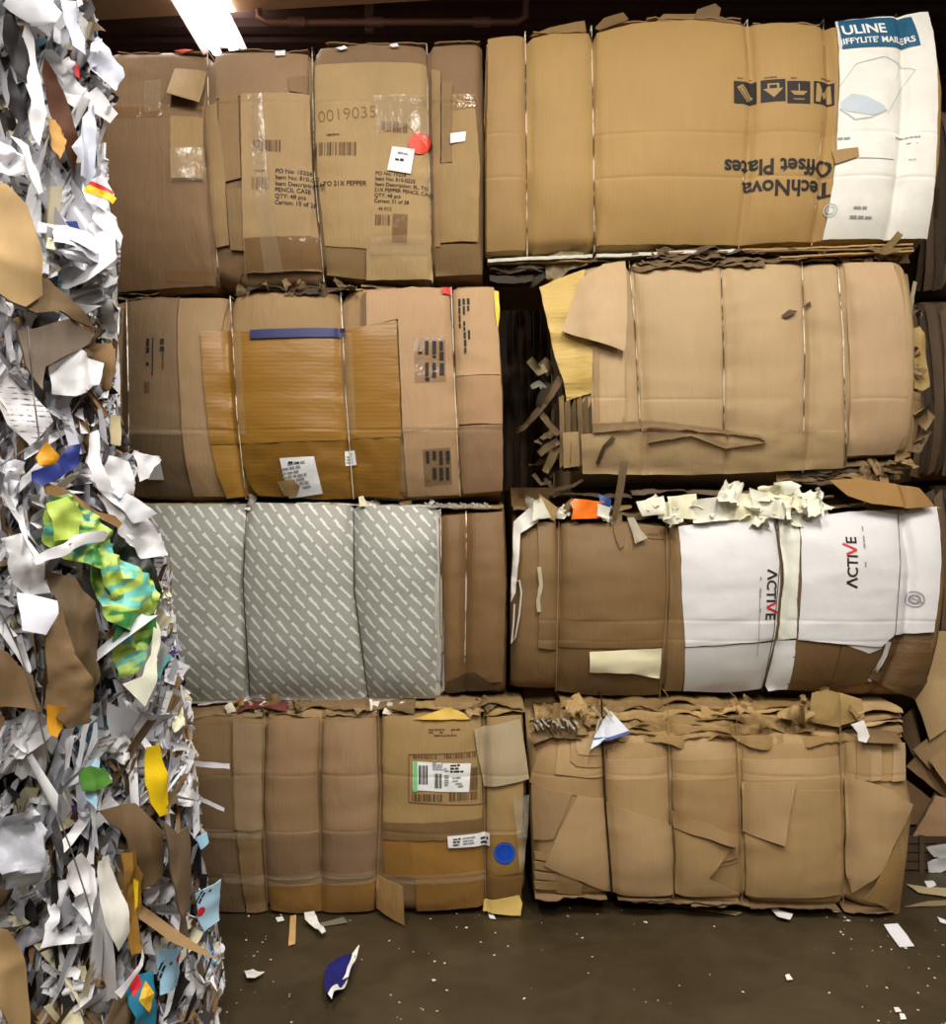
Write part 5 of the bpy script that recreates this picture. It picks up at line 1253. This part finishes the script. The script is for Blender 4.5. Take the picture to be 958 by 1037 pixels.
# ------------------------------------------------------------------ stack of waste paper bales in front at the left
G_LEFT = 'mixed paper bales stacked in front at left'
ud = Vector((0.551, 0.834)); ud.normalize(); nn = Vector((ud.y, -ud.x))
FR = (Vector((-0.74, 2.60)), ud, nn)
EDGE = [(-300, 100), (0, 84), (20, 92), (38, 104), (60, 108), (80, 114), (120, 112), (140, 98), (165, 106), (190, 102), (215, 110), (245, 118), (270, 114), (300, 110), (330, 122), (350, 112), (380, 112),
        (420, 116), (450, 128), (470, 146), (490, 128), (510, 140), (540, 158), (560, 162), (600, 168), (640, 172), (680, 182), (710, 186), (760, 192), (800, 198), (860, 200), (900, 210), (950, 218), (1000, 220), (1040, 214), (1120, 212)]
def edge_at(py): return interp(EDGE, py)
def Lz(py, px=150):
    u, z = Bale._hit(type('q', (), dict(O=FR[0], ud=FR[1], n=FR[2]))(), px, py, 0.0); return z
LZ = [0.0, 0.84, 1.66, 2.50, 3.36]
LLAB = ['waste paper bale at the bottom left, brown flaps and white strips hanging out', 'waste paper bale with green tissue and brown kraft paper, second in left stack',
        'waste paper bale with bent brown cardboard and blue wrapper, third in left stack', 'top waste paper bale of the left stack, white and grey sheets']
LB = []
def pz(z, Y=2.45): return CY - (z - CAMZ) * F / Y
def pxu(u): 
    p = FR[0] + FR[1] * u; return CX + p.x / p.y * F
for i in range(4):
    ya, yb_ = pz(LZ[i + 1]), pz(LZ[i])
    b = Bale.__new__(Bale); b.seed = 60 + i; b.A, b.B, b.deep, b.rough, b.crease = 0.0, 0.02, 0.8, 0.014, 0.012
    b.zlo, b.zhi = LZ[i], LZ[i + 1]; b.O, b.ud, b.n = FR
    b.top = [(-1.1, LZ[i + 1] - 0.02), (0.5, LZ[i + 1] - 0.02)]; b.bot = [(-1.1, LZ[i] + 0.01), (0.5, LZ[i] + 0.01)]
    b.lft = [(LZ[i], -0.78), (LZ[i + 1], -0.78)]
    b.rgt = []
    for k in range(9):
        z = LZ[i] + (LZ[i + 1] - LZ[i]) * k / 8
        py = CY - (z - CAMZ) * F / 2.5
        u, _ = b._hit(edge_at(py) - 20, py, 0.0); b.rgt.append((z, u))
    b.wires = [[(LZ[i], -0.20), (LZ[i + 1], -0.22)], [(LZ[i], -0.5), (LZ[i + 1], -0.5)]]; b.wires_px = []
    bale_thing(b, LLAB[i], 'waste_paper_bale', G_LEFT)
    b.body('pressed_core', board((70, 58, 48)), b.root, cell=0.025)
    LB.append(b)
def owner(z):
    for i in range(4):
        if z < LZ[i + 1]: return LB[i]
    return LB[3]

PALS = {'w': (230, 230, 234), 'w2': (212, 213, 220), 'bg': (188, 192, 206), 'g': (150, 150, 156), 'k': (160, 122, 80), 'k2': (112, 86, 60), 'b': (34, 31, 32), 'c': (228, 220, 188), 'g2': (108, 106, 110)}
PMATS = {k: (board(c) if k in ('k', 'k2') else paper(c, 0.55, 0.3, 0.06, 10.0)) for k, c in PALS.items()}
PMATS['p'] = print_paper()
for nm, c in (('teal', (70, 150, 165)), ('red', (190, 50, 50)), ('yel', (228, 190, 50)), ('blu', (60, 90, 160)), ('lbl', (150, 195, 220)), ('vio', (110, 70, 140))): PMATS[nm] = plain('coloured_print', c, 0.5)
MK = list(PMATS)
def pick(rng, py):
    r = [('w', 30), ('w2', 20), ('bg', 10), ('g', 8), ('k', 9), ('k2', 8), ('b', 5), ('c', 6), ('p', 5), ('g2', 4), ('teal', .3), ('red', .15), ('yel', .25), ('blu', .4), ('lbl', .5), ('vio', .2)]
    d = dict(r)
    if py < 300: d.update(w=38, w2=22, bg=14, k=4, k2=5, c=9, b=6)
    elif py < 560: d.update(w=28, k=12, k2=12, b=6)
    elif py > 800: d.update(w=24, k=15, k2=16, w2=14, b=8, lbl=2)
    t = sum(d.values()); x = rng.uniform(0, t)
    for k, v in d.items():
        x -= v
        if x <= 0: return k
    return 'w'
def frame_axes(rng, rot, yaw, pitch):
    n3 = Vector((nn.x, nn.y, 0)); u3 = Vector((ud.x, ud.y, 0)); z3 = Vector((0, 0, 1))
    R1_ = Matrix.Rotation(rot, 3, n3); R2_ = Matrix.Rotation(yaw, 3, z3); R3_ = Matrix.Rotation(pitch, 3, u3)
    M = R2_ @ R3_ @ R1_
    return M @ u3, M @ z3, M @ n3
HERO = []
def in_hero(px, py, m=0.0):
    for x0, y0, x1, y1, poly in HERO:
        if x0 - m < px < x1 + m and y0 - m < py < y1 + m:
            if m: return True
            c = False; q = poly[-1]
            for p in poly:
                if (p[1] > py) != (q[1] > py) and px < (q[0] - p[0]) * (py - p[1]) / (q[1] - p[1]) + p[0]: c = not c
                q = p
            if c: return True
    return False
rng = random.Random(4242)
def throw(kindset, n, omin, omax, smin, smax, as_part, edge_bias=0.25):
    for b in LB:
        bm = None if as_part else bmesh.new()
        ylo, yhi = pz(b.zhi), pz(b.zlo)
        vis0, vis1 = max(-40, ylo), min(1075, yhi)
        frac = max(0.25, (vis1 - vis0) / (yhi - ylo))
        cnt = 0; tries = 0
        while cnt < n * frac and tries < n * 8:
            tries += 1
            py = rng.uniform(vis0, vis1); e = edge_at(py)
            px = e - abs(rng.gauss(0, 14)) if rng.random() < edge_bias else rng.uniform(-30, e)
            hero = in_hero(px, py)
            if hero and not as_part: continue
            near = in_hero(px, py, 12)
            kind = rng.choice(kindset)
            if py > 780 and not as_part and rng.random() < 0.5: kind = 'strip'
            off = rng.uniform(omin, omax)
            if px > e - 12: off = min(off, 0.03)
            if hero: off = -0.06
            elif near: off = min(off, -0.01)
            u, z = b._hit(px, py, off)
            if not (b.zlo - 0.02 < z < b.zhi + 0.03): continue
            s_ = rng.uniform(smin, smax) * (1.6 if kind == 'strip' else 1.0)
            if px > e - 45: s_ = min(s_, rng.uniform(0.09, 0.17))
            if kind == 'strip': w, h = s_ * rng.uniform(0.07, 0.15), s_ * rng.uniform(0.9, 1.7)
            elif kind == 'fold': w, h = s_ * rng.uniform(0.25, 0.5), s_ * rng.uniform(1.0, 1.6)
            elif kind == 'crumple': w, h = s_ * rng.uniform(0.5, 0.8), s_ * rng.uniform(0.5, 0.9)
            else: w, h = s_ * rng.uniform(0.5, 0.8), s_ * rng.uniform(0.7, 1.2)
            rot = rng.gauss(0, 0.38) if rng.random() < (0.98 if px > e - 60 else 0.88) else rng.uniform(-1.3, 1.3)
            ax, ay, az = frame_axes(rng, rot, rng.gauss(0, 0.55), rng.gauss(0.1, 0.35))
            u, z = b._hit(px, py, off)
            p = b.O + b.ud * u + b.n * (b.depth(u, z) + off + 0.02)
            ce = Vector((p.x, p.y, z))
            zext = abs(ay.z) * h * 0.5 + abs(ax.z) * w * 0.5
            ce.z = min(max(ce.z, b.zlo + 0.55 * zext), b.zhi - 0.45 * zext)
            if ce.z - zext < 0.004: ce.z = zext + 0.004
            mk = pick(rng, py)
            if as_part:
                bb = bmesh.new(); add_scrap(bb, rng, w, h, kind, ce, ax, ay, az)
                nm = {'k': 'cardboard_scrap', 'k2': 'cardboard_scrap', 'teal': 'wrapper_scrap', 'red': 'wrapper_scrap', 'yel': 'wrapper_scrap', 'blu': 'wrapper_scrap', 'lbl': 'wrapper_scrap', 'vio': 'wrapper_scrap'}.get(mk, 'paper_strip' if kind == 'strip' else 'paper_scrap')
                for v in bb.verts: v.co.z = max(v.co.z, 0.003)
                link(nm, bb, PMATS[mk], b.root, sharp=70)
            else:
                add_scrap(bm, rng, w, h, kind, ce, ax, ay, az, MK.index(mk))
            cnt += 1
        if not as_part:
            for v in bm.verts: v.co.z = max(v.co.z, 0.003)
            o = link('shredded_paper', bm, [PMATS[k] for k in MK], b.root, sharp=70); o['kind'] = 'stuff'


# the pieces that stand out
def hero(name, poly, mat, off=0.06, label=None, **k):
    zc = sum(CAMZ + (CY - y) / F * 2.45 for x, y in poly) / len(poly)
    b = owner(zc)
    HERO.append((min(x for x, y in poly), min(y for x, y in poly), max(x for x, y in poly), max(y for x, y in poly), poly))
    k.setdefault('warp', 0.03); k.setdefault('torn', 0.005); k.setdefault('cell', 0.012)
    k.setdefault('seed', len(HERO))
    return sheet(b, name, poly, mat, off + 0.025, label=label, **k)
kr = board((190, 150, 100), 'z', 0.7, 0.06, 0.2)
hero('cardboard_flap', [(-30, 185), (0, 188), (18, 212), (32, 250), (37, 300), (20, 312), (-30, 290)], kr, 0.10, 'large tan cardboard flap', thick=0.006, lift=[(0, 250, 40, 0.03)])
hero('cardboard_flap', [(0, 268), (20, 276), (45, 285), (80, 315), (100, 334), (86, 330), (55, 316), (30, 318), (0, 300)], board((120, 92, 62)), 0.09, 'bent tan cardboard edge', thick=0.008, wr=0.004)
hero('cardboard_flap', [(20, 334), (50, 328), (75, 322), (98, 338), (92, 348), (60, 362), (42, 372), (34, 396), (24, 370)], board((112, 92, 76), 'z', 0.7), 0.11, 'dark grey-brown cardboard flap', thick=0.006, tilt=(0, -0.15))
hero('paper_sheet', [(-10, 392), (14, 372), (30, 400), (44, 428), (24, 452), (4, 430)], print_paper(), 0.07, 'printed white page', thick=0.001, wr=0.01, wdir='c')
hero('paper_sheet', [(44, 372), (75, 352), (104, 368), (96, 392), (70, 402), (46, 400)], PMATS['w'], 0.08, thick=0.001, wr=0.012, wdir='c')
hero('blue_wrapper', [(27, 478), (48, 470), (62, 452), (72, 450), (74, 470), (60, 480), (38, 492), (28, 488)], plain('blue_wrapper', (38, 50, 118), 0.4), 0.09, 'dark blue wrapper', thick=0.001, wr=0.02, wdir='c')
hero('yellow_wrapper', [(31, 464), (40, 448), (52, 466), (48, 474), (33, 472)], plain('amber_wrapper', (222, 160, 44), 0.4), 0.085, 'amber wrapper', thick=0.001, wr=0.015, wdir='c')
TIS = tissue_mat()
hero('green_tissue', [(40, 505), (62, 500), (84, 520), (108, 545), (104, 560), (118, 566), (144, 582), (150, 612), (148, 650), (138, 676), (118, 688), (108, 660), (98, 600), (86, 575), (60, 566), (36, 548)], TIS, 0.085, 'green tissue paper', thick=0.001, wr=0.024, wdir='c', seed=3, cell=0.008)
hero('green_tissue', [(84, 570), (120, 572), (143, 580), (146, 620), (126, 640), (104, 628), (94, 600)], TIS, 0.11, 'green tissue paper', thick=0.001, wr=0.016, wdir='c', seed=9, cell=0.009)
hero('green_tissue', [(40, 510), (60, 503), (74, 520), (70, 545), (46, 548)], plain('lime_tissue', (168, 190, 84), 0.5), 0.115, 'lime tissue paper', thick=0.001, wr=0.018, wdir='c', seed=5, cell=0.009)
hero('black_film_and_gap', [(84, 516), (112, 540), (146, 566), (155, 600), (150, 612), (140, 584), (110, 566), (92, 544)], plain('black_film_and_gap', (24, 34, 24), 0.35), 0.075, 'black film', thick=0.001, wr=0.02, wdir='c')  # black sheet stands in for the shadowed gap beside the tissue
hero('cream_sheet', [(146, 574), (156, 598), (158, 640), (148, 690), (136, 714), (118, 692), (134, 684), (146, 662), (152, 620)], paper((226, 228, 208), 0.5, 0.15), 0.10, 'cream curved sheet', thick=0.002, lift=[(136, 700, 25, 0.03)])
hero('paper_strip', [(29, 566), (45, 556), (70, 543), (100, 537), (108, 540), (104, 548), (70, 556), (45, 567), (33, 572)], PMATS['w'], 0.14, 'white paper strip across the green tissue', thick=0.001, wr=0.006)
hero('cardboard_scrap', [(42, 488), (62, 494), (90, 512), (115, 522), (122, 530), (112, 548), (98, 540), (70, 508), (46, 500)], board((176, 130, 80)), 0.10, thick=0.005)
for i, poly in enumerate(([(95, 500), (128, 512), (150, 530), (164, 546), (164, 564), (130, 556), (112, 546)], [(90, 488), (120, 498), (150, 520), (130, 530)], [(120, 540), (160, 548), (164, 562), (140, 566)])):
    hero('paper_scrap', poly, PMATS['w'] if i != 1 else PMATS['w2'], 0.06 + 0.02 * i, thick=0.001, wr=0.012, wdir='c', seed=i)
dk = board((106, 82, 54), 'z', 0.62, 0.1, 0.4)
hero('kraft_paper', [(47, 578), (70, 584), (88, 610), (101, 645), (98, 690), (84, 716), (64, 738), (42, 722), (38, 690), (40, 660), (58, 640)], dk, 0.10, 'brown kraft paper', thick=0.002, wr=0.012, wdir='v', seed=2)
hero('kraft_paper', [(38, 640), (58, 618), (66, 660), (86, 700), (82, 730), (60, 736), (40, 716)], board((128, 98, 64)), 0.12, 'brown kraft paper', thick=0.002, wr=0.012, wdir='c', seed=6)
hero('cardboard_flap', [(-20, 650), (6, 660), (34, 684), (42, 722), (10, 716), (-20, 712)], board((136, 104, 70)), 0.11, thick=0.004)
hero('paper_card', [(22, 600), (53, 608), (52, 622), (40, 642), (20, 638)], paper((214, 214, 226), 0.5, 0.1), 0.15, 'pale lilac card', thick=0.001, tilt=(0.1, -0.2))
hero('paper_sheet', [(-10, 545), (20, 540), (40, 570), (50, 600), (24, 604), (6, 590)], PMATS['w'], 0.10, thick=0.001, wr=0.016, wdir='c')
hero('orange_scrap', [(43, 712), (63, 716), (61, 736), (54, 746), (44, 742)], plain('amber_wrapper', (222, 160, 44), 0.4), 0.14, 'orange-yellow scrap', thick=0.002, wr=0.01, wdir='c')
hero('teal_scrap', [(161, 654), (170, 664), (162, 688), (158, 680)], plain('teal_card', (110, 190, 186), 0.5), 0.03, 'teal card', thick=0.001)
hero('paper_tag', [(172, 662), (192, 675), (181, 694), (165, 690)], print_paper(), 0.035, 'white printed tag', thick=0.001, wr=0.004)
hero('yellow_wrapper', [(145, 756), (156, 752), (160, 775), (166, 800), (168, 824), (158, 826), (148, 812), (143, 792)], plain('yellow_film', (232, 196, 28), 0.3), 0.09, 'bright yellow film', thick=0.002, wr=0.012, wdir='v')
hero('green_scrap', [(76, 782), (86, 774), (102, 778), (108, 790), (96, 798), (80, 800)], plain('green_card', (92, 150, 62), 0.45), 0.10, 'green scrap', thick=0.002, wr=0.012, wdir='c')
hero('cardboard_flap', [(150, 826), (170, 842), (196, 838), (194, 900), (198, 950), (182, 962), (172, 920), (160, 870)], board((128, 102, 76), 'z', 0.6), 0.10, 'large brown cardboard flap', thick=0.006, wr=0.006, wdir='v', tilt=(-0.5, 0))
hero('cardboard_flap', [(104, 822), (132, 812), (150, 836), (156, 880), (140, 900), (126, 850)], board((116, 88, 58)), 0.07, thick=0.005, wr=0.01, wdir='v', tilt=(0.5, 0))
hero('gold_film', [(116, 862), (130, 858), (140, 900), (138, 960), (126, 965), (122, 910)], plain('gold_film', (150, 112, 50), 0.3), 0.09, 'brown glossy film', thick=0.001, wr=0.02, wdir='v')
hero('yellow_scrap', [(131, 888), (137, 892), (136, 916), (132, 920)], plain('yellow_film', (232, 196, 28), 0.3), 0.11, thick=0.001)
for i, (poly, c) in enumerate((([(160, 962), (182, 958), (176, 996), (158, 1006)], (150, 190, 215)), ([(195, 904), (217, 888), (217, 930), (203, 942), (197, 928)], (168, 204, 226)), ([(198, 848), (208, 842), (210, 852), (202, 860)], (150, 196, 220)))):
    h_ = hero('printed_carton', poly, paper(c, 0.4, 0.1), 0.10 if i == 0 else 0.03, 'light blue printed carton', thick=0.003)
    if i < 2:
        cx_, cy_ = ((176, 967), (200, 922))[i]
        shape(h_, [circle(0, 0, 3.4, 14)], cx_, cy_, 1.0, RED_INK, 0, 'red_dot')
        smudge(h_, (164, 202)[i], (990, 915)[i], 12, 8, 3, 300 + i, 60, INK)
h_ = hero('printed_carton', [(126, 990), (148, 980), (151, 1036), (129, 1040)], plain('teal_carton', (40, 120, 150), 0.4), 0.11, 'teal carton with red and yellow print', thick=0.003, wr=0.004)
shape(h_, [[(0, 0), (6, 4), (8, -6), (2, -12)], [(0, -30), (6, -28), (6, -40), (0, -42)]], 127, 990, 1.0, RED_INK, 0, 'red_print'); shape(h_, [[(0, 0), (6, 10), (11, 0), (8, -12)]], 133, 1010, 1.0, plain('yellow_print', (226, 180, 50), 0.5), 0, 'yellow_print')
hero('paper_strip', [(110, 1002), (142, 960), (144, 968), (116, 1008)], PMATS['w'], 0.14, thick=0.001)
hero('cardboard_flap', [(-20, 930), (4, 940), (20, 965), (30, 1040), (10, 1045), (-20, 985)], kr, 0.11, 'tan cardboard flap', thick=0.005, wr=0.006, wdir='v')
hero('cardboard_flap', [(100, 1040), (112, 1006), (128, 1000), (128, 1050), (100, 1060)], board((132, 104, 74)), 0.10, thick=0.005)
hero('paper_sheet', [(60, 875), (78, 862), (96, 880), (94, 900), (84, 935), (66, 900)], PMATS['w'], 0.10, thick=0.001, wr=0.014, wdir='c')
hero('paper_sheet', [(98, 872), (112, 866), (118, 900), (124, 940), (112, 960), (100, 930)], paper((206, 204, 196)), 0.10, thick=0.001, wr=0.012, wdir='v')
hero('plastic_film', [(-10, 830), (20, 810), (40, 850), (30, 890), (4, 900), (-12, 870)], paper((176, 178, 188), 0.25, 0.6), 0.10, 'crumpled clear film', thick=0.001, wr=0.03, wdir='c', cell=0.01)
hero('paper_tag', [(88, 95), (97, 88), (108, 100), (120, 115), (111, 125), (88, 112)], PMATS['w'], 0.05, 'white rounded tag', thick=0.001)
hero('paper_sheet', [(84, 48), (96, 38), (112, 60), (120, 78), (108, 96), (92, 84), (78, 66)], PMATS['bg'], 0.03, thick=0.001, wr=0.02, wdir='c')
hero('red_brown_strip', [(42, 60), (54, 78), (60, 110), (70, 150), (68, 185), (56, 160), (46, 120)], board((92, 50, 26)), 0.06, 'red-brown paper strip', thick=0.001, wr=0.015, wdir='v')
hero('orange_paper', [(46, 120), (58, 124), (60, 145), (52, 165), (44, 150)], board((200, 146, 76)), 0.08, 'orange kraft curl', thick=0.001, wr=0.02, wdir='c')
hero('black_film_and_gap', [(0, 10), (14, 30), (24, 70), (20, 90), (6, 70), (-6, 40)], PMATS['b'], 0.09, 'black film', thick=0.001, wr=0.02, wdir='v')
hero('black_film_and_gap', [(0, 70), (12, 96), (24, 120), (14, 130), (0, 112)], PMATS['b'], 0.09, 'black film', thick=0.001, wr=0.02, wdir='c')
for i, poly in enumerate(([(20, 20), (30, 40), (40, 100), (34, 150), (22, 120)], [(70, 150), (84, 110), (94, 140), (88, 190), (76, 180)], [(4, 140), (22, 150), (40, 196), (30, 200)], [(60, 0), (76, 4), (80, 60), (66, 50)], [(28, 0), (46, 6), (44, 22), (30, 16)])):
    hero('paper_sheet', poly, (PMATS['w'], PMATS['bg'], PMATS['w2'], PMATS['bg'], PMATS['c'])[i], 0.10, thick=0.001, wr=0.02, wdir='v', seed=i)
# nest of bent white pages
for i in range(7):
    x, y = 40 + i * 5, 225 + i * 6
    hero('bent_page', [(x - 4, y), (x + 24, y + 4), (x + 58 - i * 3, y + 22), (x + 74 - i * 5, y + 20), (x + 70 - i * 5, y + 28), (x + 50 - i * 3, y + 32), (x + 18, y + 14), (x - 4, y + 10)], PMATS['w'] if i % 2 == 0 else PMATS['g'], 0.06 + 0.008 * (6 - i), thick=0.001, wr=0.012, wdir='c', seed=i)
hero('paper_scrap', [(96, 210), (112, 222), (121, 240), (115, 252), (100, 236), (90, 222)], PMATS['w'], 0.07, thick=0.002, wr=0.008, wdir='c')
h_ = hero('printed_wrapper', [(86, 185), (100, 178), (108, 200), (100, 216), (86, 204)], paper((222, 222, 230), 0.4, 0.3), 0.07, 'white wrapper with yellow and red print', thick=0.001, wr=0.014, wdir='c')
shape(h_, [[(0, 0), (12, -8), (10, -12), (-2, -5)]], 89, 186, 1.0, plain('yellow_print2', (232, 200, 40), 0.5), 0, 'yellow_print'); shape(h_, [[(0, 0), (10, -7), (9, -9), (-1, -3)]], 90, 182, 1.0, RED_INK, 0, 'red_print')
for i, (pts, w) in enumerate((([(104, 352), (108, 372), (112, 392), (116, 402)], 6), ([(116, 402), (110, 412), (112, 425), (118, 422)], 4), ([(90, 385), (82, 405), (72, 420)], 4), ([(60, 395), (58, 430), (64, 450)], 5))):
    b = owner(CAMZ + (CY - pts[0][1]) / F * 2.5); ribbon(b, 'paper_twist', pts, w, PMATS['w'], 0.08 if i > 1 else 0.04, 1.5, 400 + i)
for i, poly in enumerate(([(130, 456), (160, 462), (164, 466), (150, 474), (146, 484), (134, 488), (132, 470)], [(100, 462), (126, 468), (132, 500), (112, 505), (98, 488)], [(82, 440), (92, 436), (96, 470), (110, 500), (96, 496), (84, 470)])):
    hero('paper_scrap', poly, PMATS['w'], 0.05 + 0.02 * i, thick=0.001, wr=0.012, wdir='c', seed=i + 7)
hero('cardboard_scrap', [(108, 420), (118, 422), (116, 452), (108, 450)], board((206, 182, 140)), 0.05, thick=0.004)
hero('cardboard_scrap', [(116, 500), (126, 486), (130, 492), (122, 508)], board((184, 142, 90)), 0.05, thick=0.004)
for i, (pts, w) in enumerate((([(186, 771), (205, 774), (233, 776)], 4), ([(190, 798), (205, 810), (227, 820)], 3), ([(190, 745), (196, 752), (192, 766)], 3), ([(195, 740), (200, 756), (196, 770)], 3))):
    b = owner(CAMZ + (CY - pts[0][1]) / F * 2.6); ribbon(b, 'paper_strip', pts, w, PMATS['w'] if i < 2 else board((170, 130, 80)), (0.0, 0.02), 0.4, 420 + i)
throw(['sheet', 'fold', 'fold', 'sheet', 'crumple', 'strip'], 98, -0.02, 0.05, 0.13, 0.27, True)
throw(['strip', 'fold', 'crumple', 'strip', 'strip', 'fold', 'sheet'], 800, -0.01, 0.08, 0.04, 0.13, False, 0.35)
# wires of the waste bales
for pts, bi in (([(0, 618), (20, 660), (36, 712), (50, 772)], 1), ([(60, 828), (74, 866), (88, 910), (96, 940)], 0), ([(28, 330), (34, 400), (40, 446)], 2)):
    LB[bi].wire(pts, plain('dull_wire', (150, 144, 136), 0.45, 0.8), 0.0018, 0.17, over=False)

# ------------------------------------------------------------------ litter on the floor
def fp(px, py):
    Y = CAMZ * F / (py - CY); return Vector(((px - CX) / F * Y, Y, 0))
def litter(name, poly, mat, label, cat, up=0.01, thick=0.0015, seed=1, fold=0.0, group='litter on the floor'):
    P = [fp(*p) for p in poly]; bm = bmesh.new(); bm.faces.new([bm.verts.new(p) for p in P])
    c = 0.012
    for ax, no in ((0, (1, 0, 0)), (1, (0, 1, 0))):
        a = min(p[ax] for p in P); e = max(p[ax] for p in P); q = math.floor(a / c) * c + c
        while q < e:
            co = (q, 0, 0) if ax == 0 else (0, q, 0)
            bmesh.ops.bisect_plane(bm, geom=bm.verts[:] + bm.edges[:] + bm.faces[:], plane_co=co, plane_no=no); q += c
    ce = sum(P, Vector()) / len(P)
    r = bmesh.ops.extrude_face_region(bm, geom=bm.faces[:]); new = set(g for g in r['geom'] if isinstance(g, bmesh.types.BMVert))
    for v in bm.verts:
        x, y = v.co.x, v.co.y
        h = max(0.0, up * (0.55 + 0.9 * ridge(x * 9 + seed * 3, y * 9, seed) * 0.6) + fold * abs((x - ce.x) + 0.3 * (y - ce.y)))
        if v not in new: h = max(0.0, h - thick)
        else: h = max(h, thick)
        v.co.z = 0.0008 + h
    bmesh.ops.recalc_face_normals(bm, faces=bm.faces)
    o = link(name, bm, mat); recenter(o); return tag(o, label, cat, group)
wp = paper((228, 226, 220))
bl = thing('blue_wrapper', 'crumpled dark blue wrapper with a torn white edge on the floor', 'wrapper', fp(342, 1022), 'litter on the floor')
def bl_part(name, poly, mat, up, fold, seed, thick=0.002):
    o = litter(name, poly, mat, '', '', up, thick, seed, fold); del o['label'], o['category'], o['group']
    o.location = o.location - bl.location; o.parent = bl
bl_part('blue_film', [(328, 1004), (331, 985), (350, 977), (361, 977), (354, 1000), (344, 1012), (334, 1022), (329, 1016)], plain('blue_foil', (26, 32, 104), 0.3), 0.03, 0.15, 3)
bl_part('torn_white_edge', [(357, 978), (364, 974), (352, 1002), (346, 1012), (338, 1020), (336, 1026), (332, 1024), (340, 1010), (350, 998)], wp, 0.045, 0.1, 4)
LIT = [
    ('paper_scrap', [(247, 989), (256, 985), (262, 989), (268, 990), (258, 997), (250, 996)], wp, 'crumpled white scrap on the floor beside the bottom left waste bale', 0.02),
    ('paper_strip', [(294, 930), (300, 929), (299, 958), (292, 959)], board((222, 168, 110)), 'narrow orange and white paper strip on the floor, left', 0.008),
    ('paper_twist', [(308, 933), (318, 930), (322, 940), (330, 951), (326, 954), (316, 944), (309, 940)], wp, 'twisted white paper lying on the floor below the brown bale', 0.03),
    ('cardboard_strip', [(322, 937), (348, 930), (352, 936), (325, 940)], board((136, 122, 96)), 'flat grey-brown strip on the floor beside the twisted white paper', 0.006),
    ('paper_scrap', [(279, 931), (286, 930), (288, 934), (281, 935)], wp, 'tiny white scrap left of the orange and white paper strip', 0.01),
    ('paper_scrap', [(494, 926), (500, 928), (502, 932), (496, 931)], wp, 'small white scrap under the pale yellow corrugated scrap', 0.01),
    ('paper_scrap', [(778, 922), (784, 920), (790, 927), (803, 930), (800, 936), (788, 934)], wp, 'crumpled white paper in front of the bottom right bale', 0.02),
    ('paper_slip', [(895, 938), (909, 937), (918, 948), (926, 960), (911, 961), (903, 950)], paper((232, 232, 236), 0.5, 0.05), 'flat white paper slip on the floor at the right', 0.006),
    ('paper_scrap', [(795, 990), (799, 989), (803, 994), (797, 995)], wp, 'small white scrap alone in the middle of the open floor', 0.01),
    ('paper_scrap', [(905, 1022), (910, 1022), (913, 1027), (907, 1028)], wp, 'small white scrap near the lower right corner, left one of two', 0.01),
    ('paper_scrap', [(911, 1029), (916, 1030), (918, 1034), (912, 1034)], wp, 'small white scrap near the lower right corner, right one of two', 0.01),
    ('paper_scrap', [(842, 923), (848, 922), (851, 926), (844, 927)], wp, 'small white scrap by the right foot of the bottom right bale', 0.01),
    ('cardboard_strip', [(660, 914), (690, 918), (718, 922), (752, 926), (745, 929), (700, 922), (664, 918)], board((150, 118, 78)), 'frayed brown strip on the floor along the bottom right bale', 0.008),
    ('cardboard_strip', [(918, 898), (940, 901), (965, 902), (985, 908), (960, 911), (930, 906)], board((206, 178, 132)), 'pale torn cardboard strip on the floor under the loose boards', 0.01),
    ('cardboard_strip', [(916, 920), (940, 914), (985, 912), (975, 917), (940, 919)], board((160, 132, 92)), 'dull torn cardboard strip on the floor right of the bottom bale', 0.006),
    ('paper_scrap', [(936, 898), (944, 896), (948, 900), (940, 902)], wp, 'small white scrap on the pale torn strip at the right', 0.02),
    ('paper_scrap', [(949, 931), (958, 935), (962, 939), (952, 936)], wp, 'thin white scrap at the right edge of the floor', 0.01),
]
for i, (nm, poly, m_, lb, up) in enumerate(LIT):
    litter(nm, poly, m_, lb, {'paper_strip': 'paper strip', 'paper_twist': 'paper scrap', 'cardboard_strip': 'cardboard strip', 'paper_slip': 'paper slip'}.get(nm, 'paper scrap'), up, seed=i)
rng = random.Random(31); bm = bmesh.new()
for i in range(150):
    px, py = rng.uniform(215, 958), 918 + 125 * rng.random() ** 1.6
    if i % 2: px = rng.choice((rng.gauss(480, 60), rng.gauss(900, 50), rng.gauss(250, 30)))
    p = fp(px, py); s_ = rng.uniform(0.0015, 0.006) * (1 if rng.random() < 0.85 else 2)
    a = rng.uniform(0, 6.28); v = [bm.verts.new(p + Vector((s_ * math.cos(a + k * 1.57) * rng.uniform(0.6, 1.2), s_ * math.sin(a + k * 1.57), 0.0008 + rng.uniform(0, s_ * 0.5)))) for k in range(4)]
    bm.faces.new(v)
o = link('paper_crumbs', bm, paper((206, 200, 182)), smooth=False); o['kind'] = 'stuff'; tag(o, 'tiny pale paper crumbs scattered over the dark floor', 'crumbs')
